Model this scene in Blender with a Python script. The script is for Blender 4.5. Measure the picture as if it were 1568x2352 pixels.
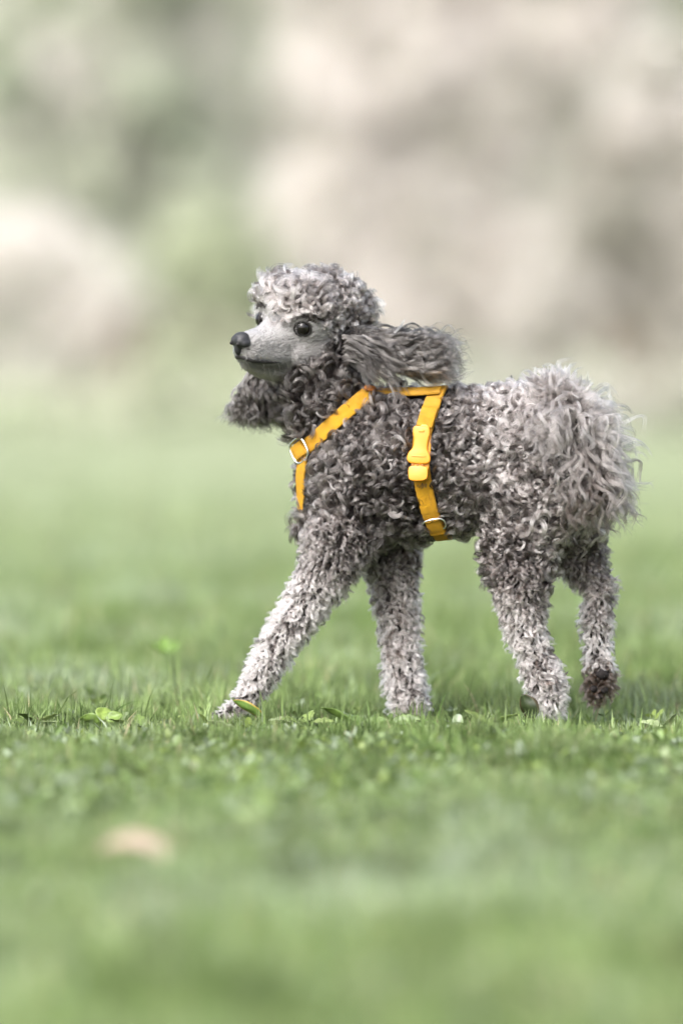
import bpy, bmesh, math, random
import numpy as np
from mathutils import Vector, Matrix
from mathutils.bvhtree import BVHTree

for o in list(bpy.data.objects): bpy.data.objects.remove(o)
S = bpy.context.scene
COL = S.collection
rng = np.random.default_rng(11)
random.seed(11)

# ------------------------------------------------------------ camera, light
D, H, FPX, PPM = 5.0, 0.398, 10500.0, 2100.0     # metres to the dog, lens height, focal length in picture units, units per metre
TILT = math.atan((1176 - 850) / FPX)
cam_d = bpy.data.cameras.new('camera'); cam = bpy.data.objects.new('camera', cam_d); COL.objects.link(cam)
cam.location = (0, -D, H); cam.rotation_euler = (math.radians(90) - TILT, 0, 0)
cam_d.sensor_fit = 'VERTICAL'; cam_d.sensor_height = 36; cam_d.lens = 36 * FPX / 2352
cam_d.clip_start = 0.05; cam_d.clip_end = 2000
cam_d.dof.use_dof = True; cam_d.dof.focus_distance = D - 0.07; cam_d.dof.aperture_fstop = 1.9
S.camera = cam
world = bpy.data.worlds.new('World'); S.world = world; world.use_nodes = True
wt = world.node_tree; wt.nodes.clear()
sky = wt.nodes.new('ShaderNodeTexSky'); sky.sky_type = 'NISHITA'; sky.sun_disc = False
SUN_EL, SUN_AZ = 46.0, 212.0                      # azimuth clockwise from +Y: behind the camera, to its left
sky.sun_elevation = math.radians(SUN_EL); sky.sun_rotation = math.radians(SUN_AZ)
sky.air_density = 1.0; sky.dust_density = 4.5; sky.ozone_density = 1.0
bg = wt.nodes.new('ShaderNodeBackground'); bg.inputs[1].default_value = 0.115
wo = wt.nodes.new('ShaderNodeOutputWorld')
hs = wt.nodes.new('ShaderNodeHueSaturation'); hs.inputs['Saturation'].default_value = 0.45     # thin cloud greys the sky
wt.links.new(sky.outputs[0], hs.inputs['Color']); wt.links.new(hs.outputs[0], bg.inputs[0]); wt.links.new(bg.outputs[0], wo.inputs[0])
sun_d = bpy.data.lights.new('sun', 'SUN'); sun_d.energy = 1.4; sun_d.angle = math.radians(26); sun_d.color = (1, 0.98, 0.97)
sun = bpy.data.objects.new('sun', sun_d); COL.objects.link(sun); sun.location = (0, 0, 10)
_a, _e = math.radians(SUN_AZ), math.radians(SUN_EL)
sun.rotation_euler = Vector((math.sin(_a) * math.cos(_e), math.cos(_a) * math.cos(_e), math.sin(_e))).to_track_quat('Z', 'Y').to_euler()
S.view_settings.view_transform = 'Standard'; S.view_settings.look = 'None'
S.view_settings.exposure = 1.88; S.view_settings.gamma = 1.0
S.render.engine = 'CYCLES'
cy = S.cycles
cy.use_denoising = True
cy.max_bounces = 10; cy.transmission_bounces = 8; cy.diffuse_bounces = 4; cy.glossy_bounces = 6; cy.transparent_max_bounces = 8
cy.use_adaptive_sampling = False

# ------------------------------------------------------------ helpers
def W(px, py, dpx=0.0):
    """A point of the dog's place: picture units across and down at the dog's distance, dpx units farther away."""
    v = 1176 - py
    dy = FPX * math.cos(TILT) + v * math.sin(TILT)
    dz = v * math.cos(TILT) - FPX * math.sin(TILT)
    y = D + dpx / PPM
    t = y / dy
    return Vector(((px - 784) * t, y - D, H + dz * t))

def link(o, parent=None):
    COL.objects.link(o)
    if parent is not None: o.parent = parent
    return o

def tag(o, label=None, cat=None, group=None, kind=None):
    if label: o['label'] = label
    if cat: o['category'] = cat
    if group: o['group'] = group
    if kind: o['kind'] = kind
    return o

def empty(name, loc=(0, 0, 0)):
    o = bpy.data.objects.new(name, None); o.location = loc; o.empty_display_size = 0.05
    return link(o)

def mesh_obj(name, verts, faces, mat, parent=None, smooth=True, attrs=None, keep_world=True):
    me = bpy.data.meshes.new(name)
    verts = np.asarray(verts, dtype=np.float32)
    if isinstance(faces, np.ndarray) and faces.ndim == 2:
        k = faces.shape[1]; n = len(faces)
        me.vertices.add(len(verts)); me.vertices.foreach_set('co', verts.ravel())
        me.loops.add(n * k); me.loops.foreach_set('vertex_index', faces.astype(np.int32).ravel())
        me.polygons.add(n)
        me.polygons.foreach_set('loop_start', np.arange(0, n * k, k, dtype=np.int32))
        me.update(calc_edges=True)
    else:
        me.from_pydata([tuple(v) for v in verts], [], [tuple(f) for f in faces]); me.update()
    if smooth: me.polygons.foreach_set('use_smooth', np.ones(len(me.polygons), dtype=bool))
    for an, arr in (attrs or {}).items():
        arr = np.asarray(arr, dtype=np.float32)
        if arr.ndim == 1:
            a = me.attributes.new(an, 'FLOAT', 'POINT'); a.data.foreach_set('value', arr)
        else:
            a = me.attributes.new(an, 'FLOAT_COLOR', 'POINT')
            a.data.foreach_set('color', np.concatenate([arr, np.ones((len(arr), 1), np.float32)], 1).ravel())
    if mat: me.materials.append(mat)
    o = bpy.data.objects.new(name, me); link(o, parent)
    if parent is not None and keep_world: o.matrix_parent_inverse = mat_inv(parent)
    return o

def mat_inv(p):
    return Matrix.Translation(-p.location) if p.type == 'EMPTY' else Matrix.Identity(4)    # every mesh is laid out in world place

# value noise in 2-D for patches
_nt = rng.random((64, 64)).astype(np.float32)
def vnoise(x, y, s):
    x = np.asarray(x) / s; y = np.asarray(y) / s
    xi = np.floor(x).astype(int); yi = np.floor(y).astype(int); fx = x - xi; fy = y - yi
    fx = fx * fx * (3 - 2 * fx); fy = fy * fy * (3 - 2 * fy)
    g = lambda i, j: _nt[i % 64, j % 64]
    return (g(xi, yi) * (1 - fx) + g(xi + 1, yi) * fx) * (1 - fy) + (g(xi, yi + 1) * (1 - fx) + g(xi + 1, yi + 1) * fx) * fy

def unit(a, axis=-1):
    return a / (np.linalg.norm(a, axis=axis, keepdims=True) + 1e-9)

# ------------------------------------------------------------ materials
def new_mat(name):
    m = bpy.data.materials.new(name); m.use_nodes = True
    nt = m.node_tree; nt.nodes.clear()
    out = nt.nodes.new('ShaderNodeOutputMaterial')
    return m, nt, out

def nd(nt, t, **kw):
    n = nt.nodes.new(t)
    for k, v in kw.items():
        if k.startswith('i_'):
            n.inputs[k[2:].replace('_', ' ')].default_value = v
        else: setattr(n, k, v)
    return n

def ramp(nt, stops):
    r = nt.nodes.new('ShaderNodeValToRGB'); e = r.color_ramp.elements
    e[0].position, e[0].color = stops[0][0], (*stops[0][1], 1)
    e[1].position, e[1].color = stops[-1][0], (*stops[-1][1], 1)
    for p, c in stops[1:-1]:
        x = e.new(p); x.color = (*c, 1)
    return r

def m_principled(name, color, rough=0.6, spec=0.5, noise=0.0, nscale=80, bump=0.0, metallic=0, coat=0, sheen=0, bscale=None):
    m, nt, out = new_mat(name)
    p = nd(nt, 'ShaderNodeBsdfPrincipled', i_Roughness=rough, i_Metallic=metallic)
    p.inputs['Specular IOR Level'].default_value = spec
    p.inputs['Coat Weight'].default_value = coat; p.inputs['Coat Roughness'].default_value = 0.03
    p.inputs['Sheen Weight'].default_value = sheen
    tc = nd(nt, 'ShaderNodeTexCoord')
    n = nd(nt, 'ShaderNodeTexNoise', i_Scale=nscale, i_Detail=4.0)
    nt.links.new(tc.outputs['Object'], n.inputs['Vector'])
    c = np.array(color)
    r = ramp(nt, [(0.3, tuple(c * (1 - noise))), (0.7, tuple(np.minimum(c * (1 + noise), 1)))])
    nt.links.new(n.outputs['Fac'], r.inputs[0]); nt.links.new(r.outputs[0], p.inputs['Base Color'])
    if bump:
        n2 = nd(nt, 'ShaderNodeTexNoise', i_Scale=bscale or nscale * 4, i_Detail=5.0)
        nt.links.new(tc.outputs['Object'], n2.inputs['Vector'])
        b = nd(nt, 'ShaderNodeBump', i_Strength=bump, i_Distance=0.001)
        nt.links.new(n2.outputs['Fac'], b.inputs['Height']); nt.links.new(b.outputs[0], p.inputs['Normal'])
    nt.links.new(p.outputs[0], out.inputs[0])
    return m

def m_hair(name, rough=0.38):
    m, nt, out = new_mat(name)
    h = nd(nt, 'ShaderNodeBsdfHairPrincipled')
    h.parametrization = 'COLOR'
    try: h.model = 'CHIANG'
    except Exception: pass
    h.inputs['Roughness'].default_value = rough; h.inputs['Radial Roughness'].default_value = 0.55
    at = nd(nt, 'ShaderNodeAttribute', attribute_name='tint')
    nt.links.new(at.outputs['Color'], h.inputs['Color'])
    nt.links.new(h.outputs[0], out.inputs[0])
    return m

def m_leaf(name, transl=0.35, rough=0.45, spec=0.35):
    """Leaf and blade material: the colour is each leaf's own, carried by its points."""
    m, nt, out = new_mat(name)
    at = nd(nt, 'ShaderNodeAttribute', attribute_name='tint')
    tc = nd(nt, 'ShaderNodeTexCoord')
    n = nd(nt, 'ShaderNodeTexNoise', i_Scale=160.0, i_Detail=3.0)
    nt.links.new(tc.outputs['Object'], n.inputs['Vector'])
    r = ramp(nt, [(0.3, (0.82, 0.82, 0.82)), (0.75, (1.12, 1.1, 1.05))])
    nt.links.new(n.outputs['Fac'], r.inputs[0])
    mx = nd(nt, 'ShaderNodeMix', data_type='RGBA', blend_type='MULTIPLY'); mx.inputs[0].default_value = 1
    nt.links.new(at.outputs['Color'], mx.inputs[6]); nt.links.new(r.outputs[0], mx.inputs[7])
    p = nd(nt, 'ShaderNodeBsdfPrincipled', i_Roughness=rough); p.inputs['Specular IOR Level'].default_value = spec
    t = nd(nt, 'ShaderNodeBsdfTranslucent')
    nt.links.new(mx.outputs[2], p.inputs['Base Color']); nt.links.new(mx.outputs[2], t.inputs['Color'])
    ms = nd(nt, 'ShaderNodeMixShader'); ms.inputs[0].default_value = transl
    nt.links.new(p.outputs[0], ms.inputs[1]); nt.links.new(t.outputs[0], ms.inputs[2]); nt.links.new(ms.outputs[0], out.inputs[0])
    return m

M_hair = m_hair('curly_wool', 0.3)
M_hair_long = m_hair('long_hair', 0.22)
M_skin = m_principled('grey_skin', (0.02, 0.0165, 0.0155), 0.7, 0.25, 0.2, 60, 0.5)
M_nose = m_principled('nose_leather', (0.012, 0.012, 0.014), 0.36, 0.5, 0.25, 300, 0.55, bscale=1500)
M_dark = m_principled('dark_lip_skin', (0.016, 0.014, 0.015), 0.55, 0.3, 0.2, 200, 0.2)
M_pad = m_principled('paw_pad_leather', (0.010, 0.008, 0.008), 0.7, 0.2, 0.3, 300, 0.8)
M_eye = m_principled('dark_wet_eye', (0.004, 0.003, 0.003), 0.03, 0.4, 0.3, 100, 0)
M_lid = m_principled('eyelid_skin', (0.012, 0.010, 0.010), 0.5, 0.3, 0.2, 200, 0.2)
M_metal = m_principled('nickel_plated_steel', (0.72, 0.72, 0.7), 0.2, 0.5, 0.05, 100, 0.05, metallic=1)
M_plastic = m_principled('yellow_plastic', (0.52, 0.205, 0.006), 0.42, 0.45, 0.03, 100, 0.12, bscale=900)
M_leather = m_principled('tan_leather_tab', (0.28, 0.10, 0.02), 0.5, 0.3, 0.2, 300, 0.4)

def m_webbing():
    m, nt, out = new_mat('yellow_woven_webbing')
    uv = nd(nt, 'ShaderNodeUVMap'); uv.uv_map = 'UVMap'
    p = nd(nt, 'ShaderNodeBsdfPrincipled', i_Roughness=0.62); p.inputs['Specular IOR Level'].default_value = 0.18
    p.inputs['Sheen Weight'].default_value = 0.08
    w = nd(nt, 'ShaderNodeTexWave', i_Scale=260.0, i_Distortion=1.5); w.bands_direction = 'X'; w.inputs['Detail'].default_value = 2
    w2 = nd(nt, 'ShaderNodeTexWave', i_Scale=420.0, i_Distortion=1.0); w2.bands_direction = 'Y'
    br = nd(nt, 'ShaderNodeTexBrick'); br.inputs['Scale'].default_value = 1.0
    br.inputs['Brick Width'].default_value = 0.011; br.inputs['Row Height'].default_value = 0.009; br.inputs['Mortar Size'].default_value = 0.0012
    nz = nd(nt, 'ShaderNodeTexNoise', i_Scale=90.0, i_Detail=4.0)
    for n in (w, w2, br, nz): nt.links.new(uv.outputs[0], n.inputs['Vector'])
    r = ramp(nt, [(0.3, (0.66, 0.31, 0.003)), (0.5, (0.78, 0.39, 0.005)), (0.8, (0.82, 0.43, 0.007))])
    nt.links.new(nz.outputs['Fac'], r.inputs[0]); nt.links.new(r.outputs[0], p.inputs['Base Color'])
    a = nd(nt, 'ShaderNodeMath', operation='ADD'); nt.links.new(w.outputs['Fac'], a.inputs[0]); nt.links.new(w2.outputs['Fac'], a.inputs[1])
    mu = nd(nt, 'ShaderNodeMath', operation='MULTIPLY_ADD'); mu.inputs[1].default_value = 1.6
    nt.links.new(br.outputs['Fac'], mu.inputs[0]); nt.links.new(a.outputs[0], mu.inputs[2])
    b = nd(nt, 'ShaderNodeBump', i_Strength=1.0, i_Distance=0.0012)
    nt.links.new(mu.outputs[0], b.inputs['Height']); nt.links.new(b.outputs[0], p.inputs['Normal'])
    nt.links.new(p.outputs[0], out.inputs[0])
    return m
M_web = m_webbing()
M_blade = m_leaf('grass_blade', 0.4, 0.5, 0.3)
M_clover = m_leaf('clover_leaf', 0.3, 0.42, 0.35)
M_foliage = m_leaf('tree_leaf', 0.35, 0.6, 0.2)
M_petal = m_leaf('petal', 0.45, 0.7, 0.1)
M_bark = m_principled('bark', (0.22, 0.19, 0.16), 0.85, 0.2, 0.4, 9, 0.8)

def m_ground():
    m, nt, out = new_mat('lawn_ground')
    tc = nd(nt, 'ShaderNodeTexCoord')
    p = nd(nt, 'ShaderNodeBsdfPrincipled', i_Roughness=0.95); p.inputs['Specular IOR Level'].default_value = 0.1
    n1 = nd(nt, 'ShaderNodeTexNoise', i_Scale=1.1, i_Detail=6.0); n2 = nd(nt, 'ShaderNodeTexNoise', i_Scale=40.0, i_Detail=4.0)
    nt.links.new(tc.outputs['Object'], n1.inputs['Vector']); nt.links.new(tc.outputs['Object'], n2.inputs['Vector'])
    r1 = ramp(nt, [(0.3, (0.18, 0.23, 0.115)), (0.5, (0.24, 0.28, 0.16)), (0.7, (0.30, 0.32, 0.21))])
    r2 = ramp(nt, [(0.4, (0.22, 0.22, 0.18)), (0.62, (1.1, 1.1, 1.05))])
    nt.links.new(n1.outputs['Fac'], r1.inputs[0]); nt.links.new(n2.outputs['Fac'], r2.inputs[0])
    mx = nd(nt, 'ShaderNodeMix', data_type='RGBA', blend_type='MULTIPLY'); mx.inputs[0].default_value = 1
    nt.links.new(r1.outputs[0], mx.inputs[6]); nt.links.new(r2.outputs[0], mx.inputs[7]); nt.links.new(mx.outputs[2], p.inputs['Base Color'])
    nt.links.new(p.outputs[0], out.inputs[0])
    return m
M_ground = m_ground()

# ------------------------------------------------------------ ground
def ground_z(x, y):
    return 0.010 * (vnoise(x + 7, y + 3, 0.55) - 0.5) + 0.03 * (vnoise(x + 70, y + 40, 3.1) - 0.5) * np.clip((np.abs(y) - 0.3) / 2, 0, 1)

gx = np.concatenate([[-600, -200, -60, -20, -8], np.linspace(-4, 4, 81), [8, 20, 60, 200, 600]])
gy = np.concatenate([[-300, -100, -30, -12], np.linspace(-6, 12, 181), [14, 17, 21, 26, 32, 45, 80, 200, 900]])
GX, GY = np.meshgrid(gx, gy)
near = (np.abs(GX) < 6) & (GY > -7) & (GY < 13)
GZ = np.where(near, ground_z(GX, GY), 0)
gv = np.stack([GX, GY, GZ], -1).reshape(-1, 3)
nx = len(gx); I, J = np.meshgrid(np.arange(len(gy) - 1), np.arange(nx - 1), indexing='ij')
b0 = (I * nx + J).ravel()
tag(mesh_obj('ground', gv, np.stack([b0, b0 + 1, b0 + nx + 1, b0 + nx], 1), M_ground), kind='structure')

# ------------------------------------------------------------ background trees and shrubs
DB = 30.0                                          # how far from the camera they stand
def B(px, py, d=DB):
    v = 1176 - py
    dy = FPX * math.cos(TILT) + v * math.sin(TILT); dz = v * math.cos(TILT) - FPX * math.sin(TILT)
    t = d / dy
    return np.array([(px - 784) * t, d - D, H + dz * t])

def cards(centers, size, tint, mat, name, parent):
    n = len(centers)
    u = unit(rng.normal(size=(n, 3))); v = unit(np.cross(u, rng.normal(size=(n, 3))))
    s = size * rng.uniform(0.6, 1.3, (n, 1))
    w = np.cross(u, v)
    pts = np.stack([centers - u * s, centers + v * s * 0.45 + w * s * 0.1, centers + u * s, centers - v * s * 0.45 + w * s * 0.1], 1).reshape(-1, 3)
    f = np.arange(n * 4).reshape(n, 4)
    return mesh_obj(name, pts, f, mat, parent, smooth=False, attrs={'tint': np.repeat(tint, 4, 0)})

def tube(pts, radii, seg=8):
    pts = np.array(pts, float); n = len(pts)
    t = np.gradient(pts, axis=0); t = unit(t)
    ref = np.array([0.3, 0.9, 0.1]); V = []
    for i in range(n):
        a = np.cross(t[i], ref); a /= np.linalg.norm(a); b = np.cross(t[i], a)
        for k in range(seg):
            q = 2 * math.pi * k / seg
            V.append(pts[i] + radii[i] * (a * math.cos(q) + b * math.sin(q)))
    F = []
    for i in range(n - 1):
        for k in range(seg):
            k2 = (k + 1) % seg
            F.append((i * seg + k, i * seg + k2, (i + 1) * seg + k2, (i + 1) * seg + k))
    F.append(tuple(range(seg))); F.append(tuple((n - 1) * seg + k for k in range(seg - 1, -1, -1)))
    return V, F

def merge(parts):
    V, F = [], []
    for v, f in parts:
        o = len(V); V += [tuple(x) for x in v]; F += [tuple(i + o for i in q) for q in f]
    return V, F

def plant(name, label, cat, base, clumps, leaf_cols, leaf_n, petal_cols=None, petal_n=0, group=None, leaf_size=0.05, petal_size=0.035, trunk_r=0.07):
    """clumps: (centre, radii, leaf share, petal share)."""
    root = empty(name, base); tag(root, label, cat, group)
    V = []
    top = base + np.array([0, 0, 0.75])
    V.append(tube([base + [0, 0, -0.1], base + [0.02, 0, 0.3], top], [trunk_r * 1.3, trunk_r, trunk_r * 0.8]))
    mesh_obj('trunk', *merge(V), M_bark, root)
    br = []
    for c, r, *_ in clumps:
        mid = (top + c) / 2 + rng.normal(size=3) * 0.08
        st = top if rng.random() < 0.6 else base + [0, 0, 0.25]
        br.append(tube([st, mid, c, c + np.array([0, 0, r[2] * 0.5])], [trunk_r * 0.4, trunk_r * 0.25, trunk_r * 0.15, 0.006], 6))
        for _ in range(3):
            e = c + unit(rng.normal(size=3)) * np.array(r) * 0.8
            br.append(tube([mid, (mid + e) / 2 + rng.normal(size=3) * 0.04, e], [trunk_r * 0.2, 0.012, 0.005], 5))
    mesh_obj('branches', *merge(br), M_bark, root)
    def scatter(n, col_idx):
        w = np.array([c[col_idx] * np.prod(c[1]) ** (2 / 3) for c in clumps]); w = w / w.sum()
        k = rng.choice(len(clumps), n, p=w)
        C = np.array([c[0] for c in clumps])[k]; R = np.array([c[1] for c in clumps])[k]
        sub = unit(rng.normal(size=(60 * len(clumps), 3))) * rng.random((60 * len(clumps), 1)) ** 0.45    # twigs' ends
        j = k * 60 + rng.integers(0, 60, n)
        return C + R * (sub[j] * 0.95) + rng.normal(size=(n, 3)) * 0.07
    lc = np.array(leaf_cols)
    if leaf_n:
        cards(scatter(leaf_n, 2), leaf_size, lc[rng.integers(0, len(lc), leaf_n)] * rng.uniform(0.75, 1.25, (leaf_n, 1)), M_foliage, 'leaves', root)['kind'] = 'stuff'
    if petal_n:
        pc = np.array(petal_cols)
        cards(scatter(petal_n, 3), petal_size, np.clip(pc[rng.integers(0, len(pc), petal_n)] * rng.uniform(0.85, 1.08, (petal_n, 1)), 0, 0.9), M_petal, 'blossom', root)['kind'] = 'stuff'
    return root

def cl(px, py, rx, ry, lw=1.0, pw=1.0, d=DB):
    s = d / FPX
    return (B(px, py, d), (rx * s, max(rx, ry) * s * 0.6, ry * s), lw, pw)
GREEN = [(0.48, 0.53, 0.42), (0.53, 0.56, 0.45), (0.58, 0.59, 0.5), (0.43, 0.49, 0.41)]
LIME = [(0.47, 0.52, 0.37), (0.52, 0.56, 0.42), (0.43, 0.48, 0.34)]
OLIVE = [(0.38, 0.38, 0.34), (0.44, 0.44, 0.39), (0.5, 0.49, 0.45), (0.27, 0.23, 0.17)]
PALE = [(0.86, 0.83, 0.82), (0.88, 0.86, 0.85), (0.82, 0.77, 0.75)]
def gb(px, d): 
    b = B(px, 900, d); b[2] = 0; return b

plant('blossoming_shrub', 'rounded shrub covered in pale pinkish blossom at the far left, blurred', 'shrub', gb(70, 29),
      [cl(30, 600, 190, 100, .6, 1.3, 29), cl(170, 690, 160, 100, .7, 1.3, 29), cl(20, 680, 160, 130, 1, 1, 29), cl(200, 780, 120, 90, 1, .9, 29), cl(60, 830, 190, 80, 1.3, .6, 29), cl(-150, 640, 160, 220, 1, 1, 29)],
      GREEN, 2500, PALE, 22000)
plant('blossoming_tree', 'broad pale tree in full blossom behind the dog, blurred', 'tree', gb(950, 30),
      [cl(790, 180, 170, 260, .6, 1.5), cl(760, 480, 130, 190, .6, 1.4), cl(980, 200, 190, 240, 1, 1), cl(960, 520, 200, 190, 1, 1.1),
       cl(1150, 600, 190, 170, .9, 1.2), cl(900, 720, 240, 130, 1, 1), cl(1150, 250, 150, 170, 1.2, .7), cl(1300, 90, 220, 130, .8, 1.2), cl(1100, 780, 220, 80, 1.2, .8),
       cl(760, -120, 200, 150, .6, 1.4), cl(1050, -80, 220, 150, 1, 1), cl(1350, -120, 250, 150, .7, 1.3)],
      OLIVE + GREEN[1:3], 8000, PALE, 80000, trunk_r=0.09)
plant('blossoming_shrub', 'shrub with thinner blossom and brownish lower leaves at the right edge, blurred', 'shrub', gb(1450, 28.5),
      [cl(1300, 700, 120, 90, 1, 1.2, 28.5), cl(1540, 260, 140, 200, .8, 1, 28.5), cl(1560, 620, 120, 120, 1, .9, 28.5), cl(1450, 820, 190, 80, 2.6, .06, 28.5), cl(1620, 820, 170, 110, 1.5, .4, 28.5),
       cl(1400, 480, 120, 190, 1.5, .3, 28.5), cl(1700, 450, 160, 300, 1, .8, 28.5)],
      OLIVE, 12000, PALE, 12000)
for (x, d, lab, cls, cols, n) in (
    (330, 34, 'loose grey green tree standing behind the left shrub, blurred', [cl(330, 150, 300, 220, 1, .3, 34), cl(420, 420, 220, 200, 1, .15, 34), cl(80, 160, 250, 230, 1, .3, 34), cl(120, 400, 260, 150, 1, .2, 34), cl(330, 620, 220, 150, 1, .1, 34), cl(340, -130, 400, 150, 1, .4, 34)], GREEN, 22000),
    (520, 32, 'small yellowish green bush between the pale shrub and the big tree, blurred', [cl(480, 620, 140, 130, 1, .1, 32), cl(520, 780, 150, 110, 1, .1, 32), cl(400, 860, 180, 70, 1, .1, 32)], LIME, 8000),
    (300, 27, 'low grassy bush at the end of the lawn left of the dog, blurred', [cl(150, 960, 260, 38, 1, .05, 27), cl(450, 945, 260, 45, 1, .05, 27), cl(750, 930, 260, 45, 1, .1, 27)], LIME, 7000),
    (1400, 25, 'low grey green bush in front of the blossom at the right, blurred', [cl(1150, 950, 240, 45, 1, .3, 25), cl(1400, 940, 240, 55, 1, .3, 25), cl(1650, 950, 240, 55, 1, .3, 25)], OLIVE + GREEN, 7001),
    (1350, 36, 'dark olive tree showing through behind the blossom on the right, blurred', [cl(1400, 450, 260, 260, 1, .2, 36), cl(1350, 150, 300, 250, 1, .3, 36), cl(1100, 500, 300, 300, 1, .3, 36), cl(1450, 800, 300, 120, 1, .1, 36), cl(1650, 300, 250, 300, 1, .2, 36), cl(850, 300, 300, 300, 1, .4, 36), cl(1200, -130, 450, 150, 1, .3, 36)], OLIVE + GREEN, 26000)):
    plant('leafy_tree' if n > 9000 else 'leafy_bush', lab, 'tree' if n > 9000 else 'bush', gb(x, d), cls, cols, n, PALE, int(n * (0.7 if x != 520 else .1)), leaf_size=0.07, trunk_r=0.09)
# a clipped hedge far behind everything
hb = empty('hedge', (0, 35, 0)); tag(hb, 'long soft green hedge closing the far end of the lawn, blurred', 'hedge')
nH = 60000
hp = np.stack([rng.uniform(-16, 16, nH), 35 + rng.normal(0, 0.5, nH), rng.random(nH) ** 0.8 * 5.2], 1)
hc = np.array(GREEN + LIME + [(0.45, 0.45, 0.38)] * 3)[rng.integers(0, 10, nH)]
cards(hp, 0.16, hc, M_foliage, 'leaves', hb)['kind'] = 'stuff'
stems = [tube([(x, 35, -0.1), (x + .1, 35.1, 2), (x, 35, 4.5)], [0.08, 0.05, 0.02], 6) for x in np.linspace(-15, 15, 16)]
mesh_obj('stems', *merge(stems), M_bark, hb)

# ------------------------------------------------------------ the dog: body
ROLL, YAW, PITCH = math.radians(8), math.radians(42), math.radians(4)
Fv = Vector((-math.cos(YAW) * math.cos(PITCH), -math.sin(YAW) * math.cos(PITCH), -math.sin(PITCH)))
N0 = Vector((math.sin(YAW), -math.cos(YAW), 0)); U0 = N0.cross(Fv); U0 = -U0 if U0.z < 0 else U0
Nv = (N0 * math.cos(ROLL) - U0 * math.sin(ROLL)); Uv = (U0 * math.cos(ROLL) + N0 * math.sin(ROLL))
HEAD_O = W(694, 757, 25)
def HL(f, n, u):
    """A point of the head: forward along the muzzle, towards its near side, up."""
    return HEAD_O + (Fv * f + Nv * n + Uv * u) / PPM
Rh = np.array([Fv, Nv, Uv])
def head_local(P):
    return (P - np.array(HEAD_O)) @ Rh.T * PPM

def ax(x): return (1000 - x) * 0.15
chains = []      # (region, [(point, radius m, ky)], scale along own axes)
def chain(region, nodes, off=0.0, ky=0.8):
    pts = []
    for nde in nodes:
        x, y, r = nde[:3]; k = nde[3] if len(nde) > 3 else ky
        d = ax(x) + off + (nde[4] if len(nde) > 4 else 0)
        pts.append((np.array(W(x, y, d)), r / PPM, k))
    chains.append((region, pts))
def hchain(region, nodes, ky=0.9):
    chains.append((region, [(np.array(HL(f, n, u)), r / PPM, ky) for f, n, u, r in nodes]))

chain('torso', [(1275, 1015, 105, .78), (1200, 1022, 125, .78), (1120, 1045, 146, .78), (1040, 1058, 162, .78), (950, 1070, 168, .76), (870, 1070, 160, .76), (800, 1085, 112, .85), (790, 1160, 92, .85)])
chain('neck', [(820, 1020, 112, .85), (765, 950, 96, .85), (730, 880, 82, .88), (722, 820, 74, .9)])
chain('shoulder', [(830, 1060, 95, .7), (800, 1150, 92, .7), (785, 1215, 78, .7)], off=-45)
chain('shoulder', [(850, 1060, 95, .7), (850, 1150, 92, .7), (880, 1215, 70, .7)], off=50)
chain('foreleg', [(785, 1225, 74, .75), (750, 1312, 48), (695, 1398, 36), (633, 1488, 29), (590, 1562, 25), (562, 1603, 20), (535, 1628, 14), (500, 1648, 12)], off=-70)
chain('foreleg', [(885, 1235, 66, .8), (904, 1330, 42), (915, 1420, 33), (920, 1500, 29), (928, 1570, 32), (938, 1612, 31), (932, 1645, 22), (920, 1668, 17)], off=62)
chain('thigh', [(1245, 1060, 118, .55), (1215, 1160, 102, .6), (1195, 1240, 84, .75), (1193, 1300, 72, .8)], off=-48)
chain('hindleg', [(1193, 1300, 64), (1195, 1380, 43), (1205, 1440, 33), (1228, 1505, 25), (1250, 1560, 31), (1260, 1600, 23), (1258, 1640, 15), (1254, 1676, 16)], off=-62)
chain('thigh', [(1265, 1060, 108, .6), (1290, 1150, 90, .7), (1318, 1215, 60, .8)], off=45)
chain('hindleg', [(1318, 1215, 58), (1332, 1275, 44), (1350, 1322, 28), (1380, 1352, 20), (1370, 1392, 23), (1370, 1450, 20), (1372, 1500, 18), (1377, 1545, 24), (1374, 1582, 20)], off=66)
chain('tail', [(1215, 960, 50, .8, -10), (1258, 920, 30, .8, -35), (1292, 915, 20, .9, -55), (1325, 968, 18, .9, -70), (1350, 1040, 17, .9, -78), (1360, 1108, 13, .9, -80)])
hchain('skull', [(30, 0, 10, 66), (0, 0, 25, 76), (-55, 0, 32, 76), (-105, 0, 12, 62)])
hchain('skull', [(20, -42, 38, 66), (15, 30, 28, 66)])
hchain('skull', [(-60, 0, 40, 74), (-125, 0, 22, 58)])
hchain('cheek', [(0, 40, -30, 50), (45, 26, -45, 42)])
hchain('cheek', [(0, -40, -30, 50), (45, -26, -45, 42)])
hchain('muzzle', [(45, 0, -8, 58), (85, 0, -22, 46), (125, 0, -27, 37), (158, 0, -27, 31), (174, 0, -25, 24)], .95)
hchain('muzzle', [(166, 11, -42, 21), (135, 14, -47, 24), (90, 18, -48, 30)])
hchain('muzzle', [(166, -11, -42, 21), (135, -14, -47, 24), (90, -18, -48, 30)])
hchain('jaw', [(40, 0, -68, 46), (85, 0, -78, 33), (125, 0, -75, 24), (163, 0, -66, 15)], .95)
hchain('throat', [(0, 0, -60, 62), (-30, 0, -70, 70)])

def ico(sub=3):
    bm = bmesh.new(); bmesh.ops.create_icosphere(bm, subdivisions=sub, radius=1)
    v = np.array([x.co[:] for x in bm.verts]); f = np.array([[q.index for q in p.verts] for p in bm.faces]); bm.free()
    return v, f
IV, IF = ico(3)

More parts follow.
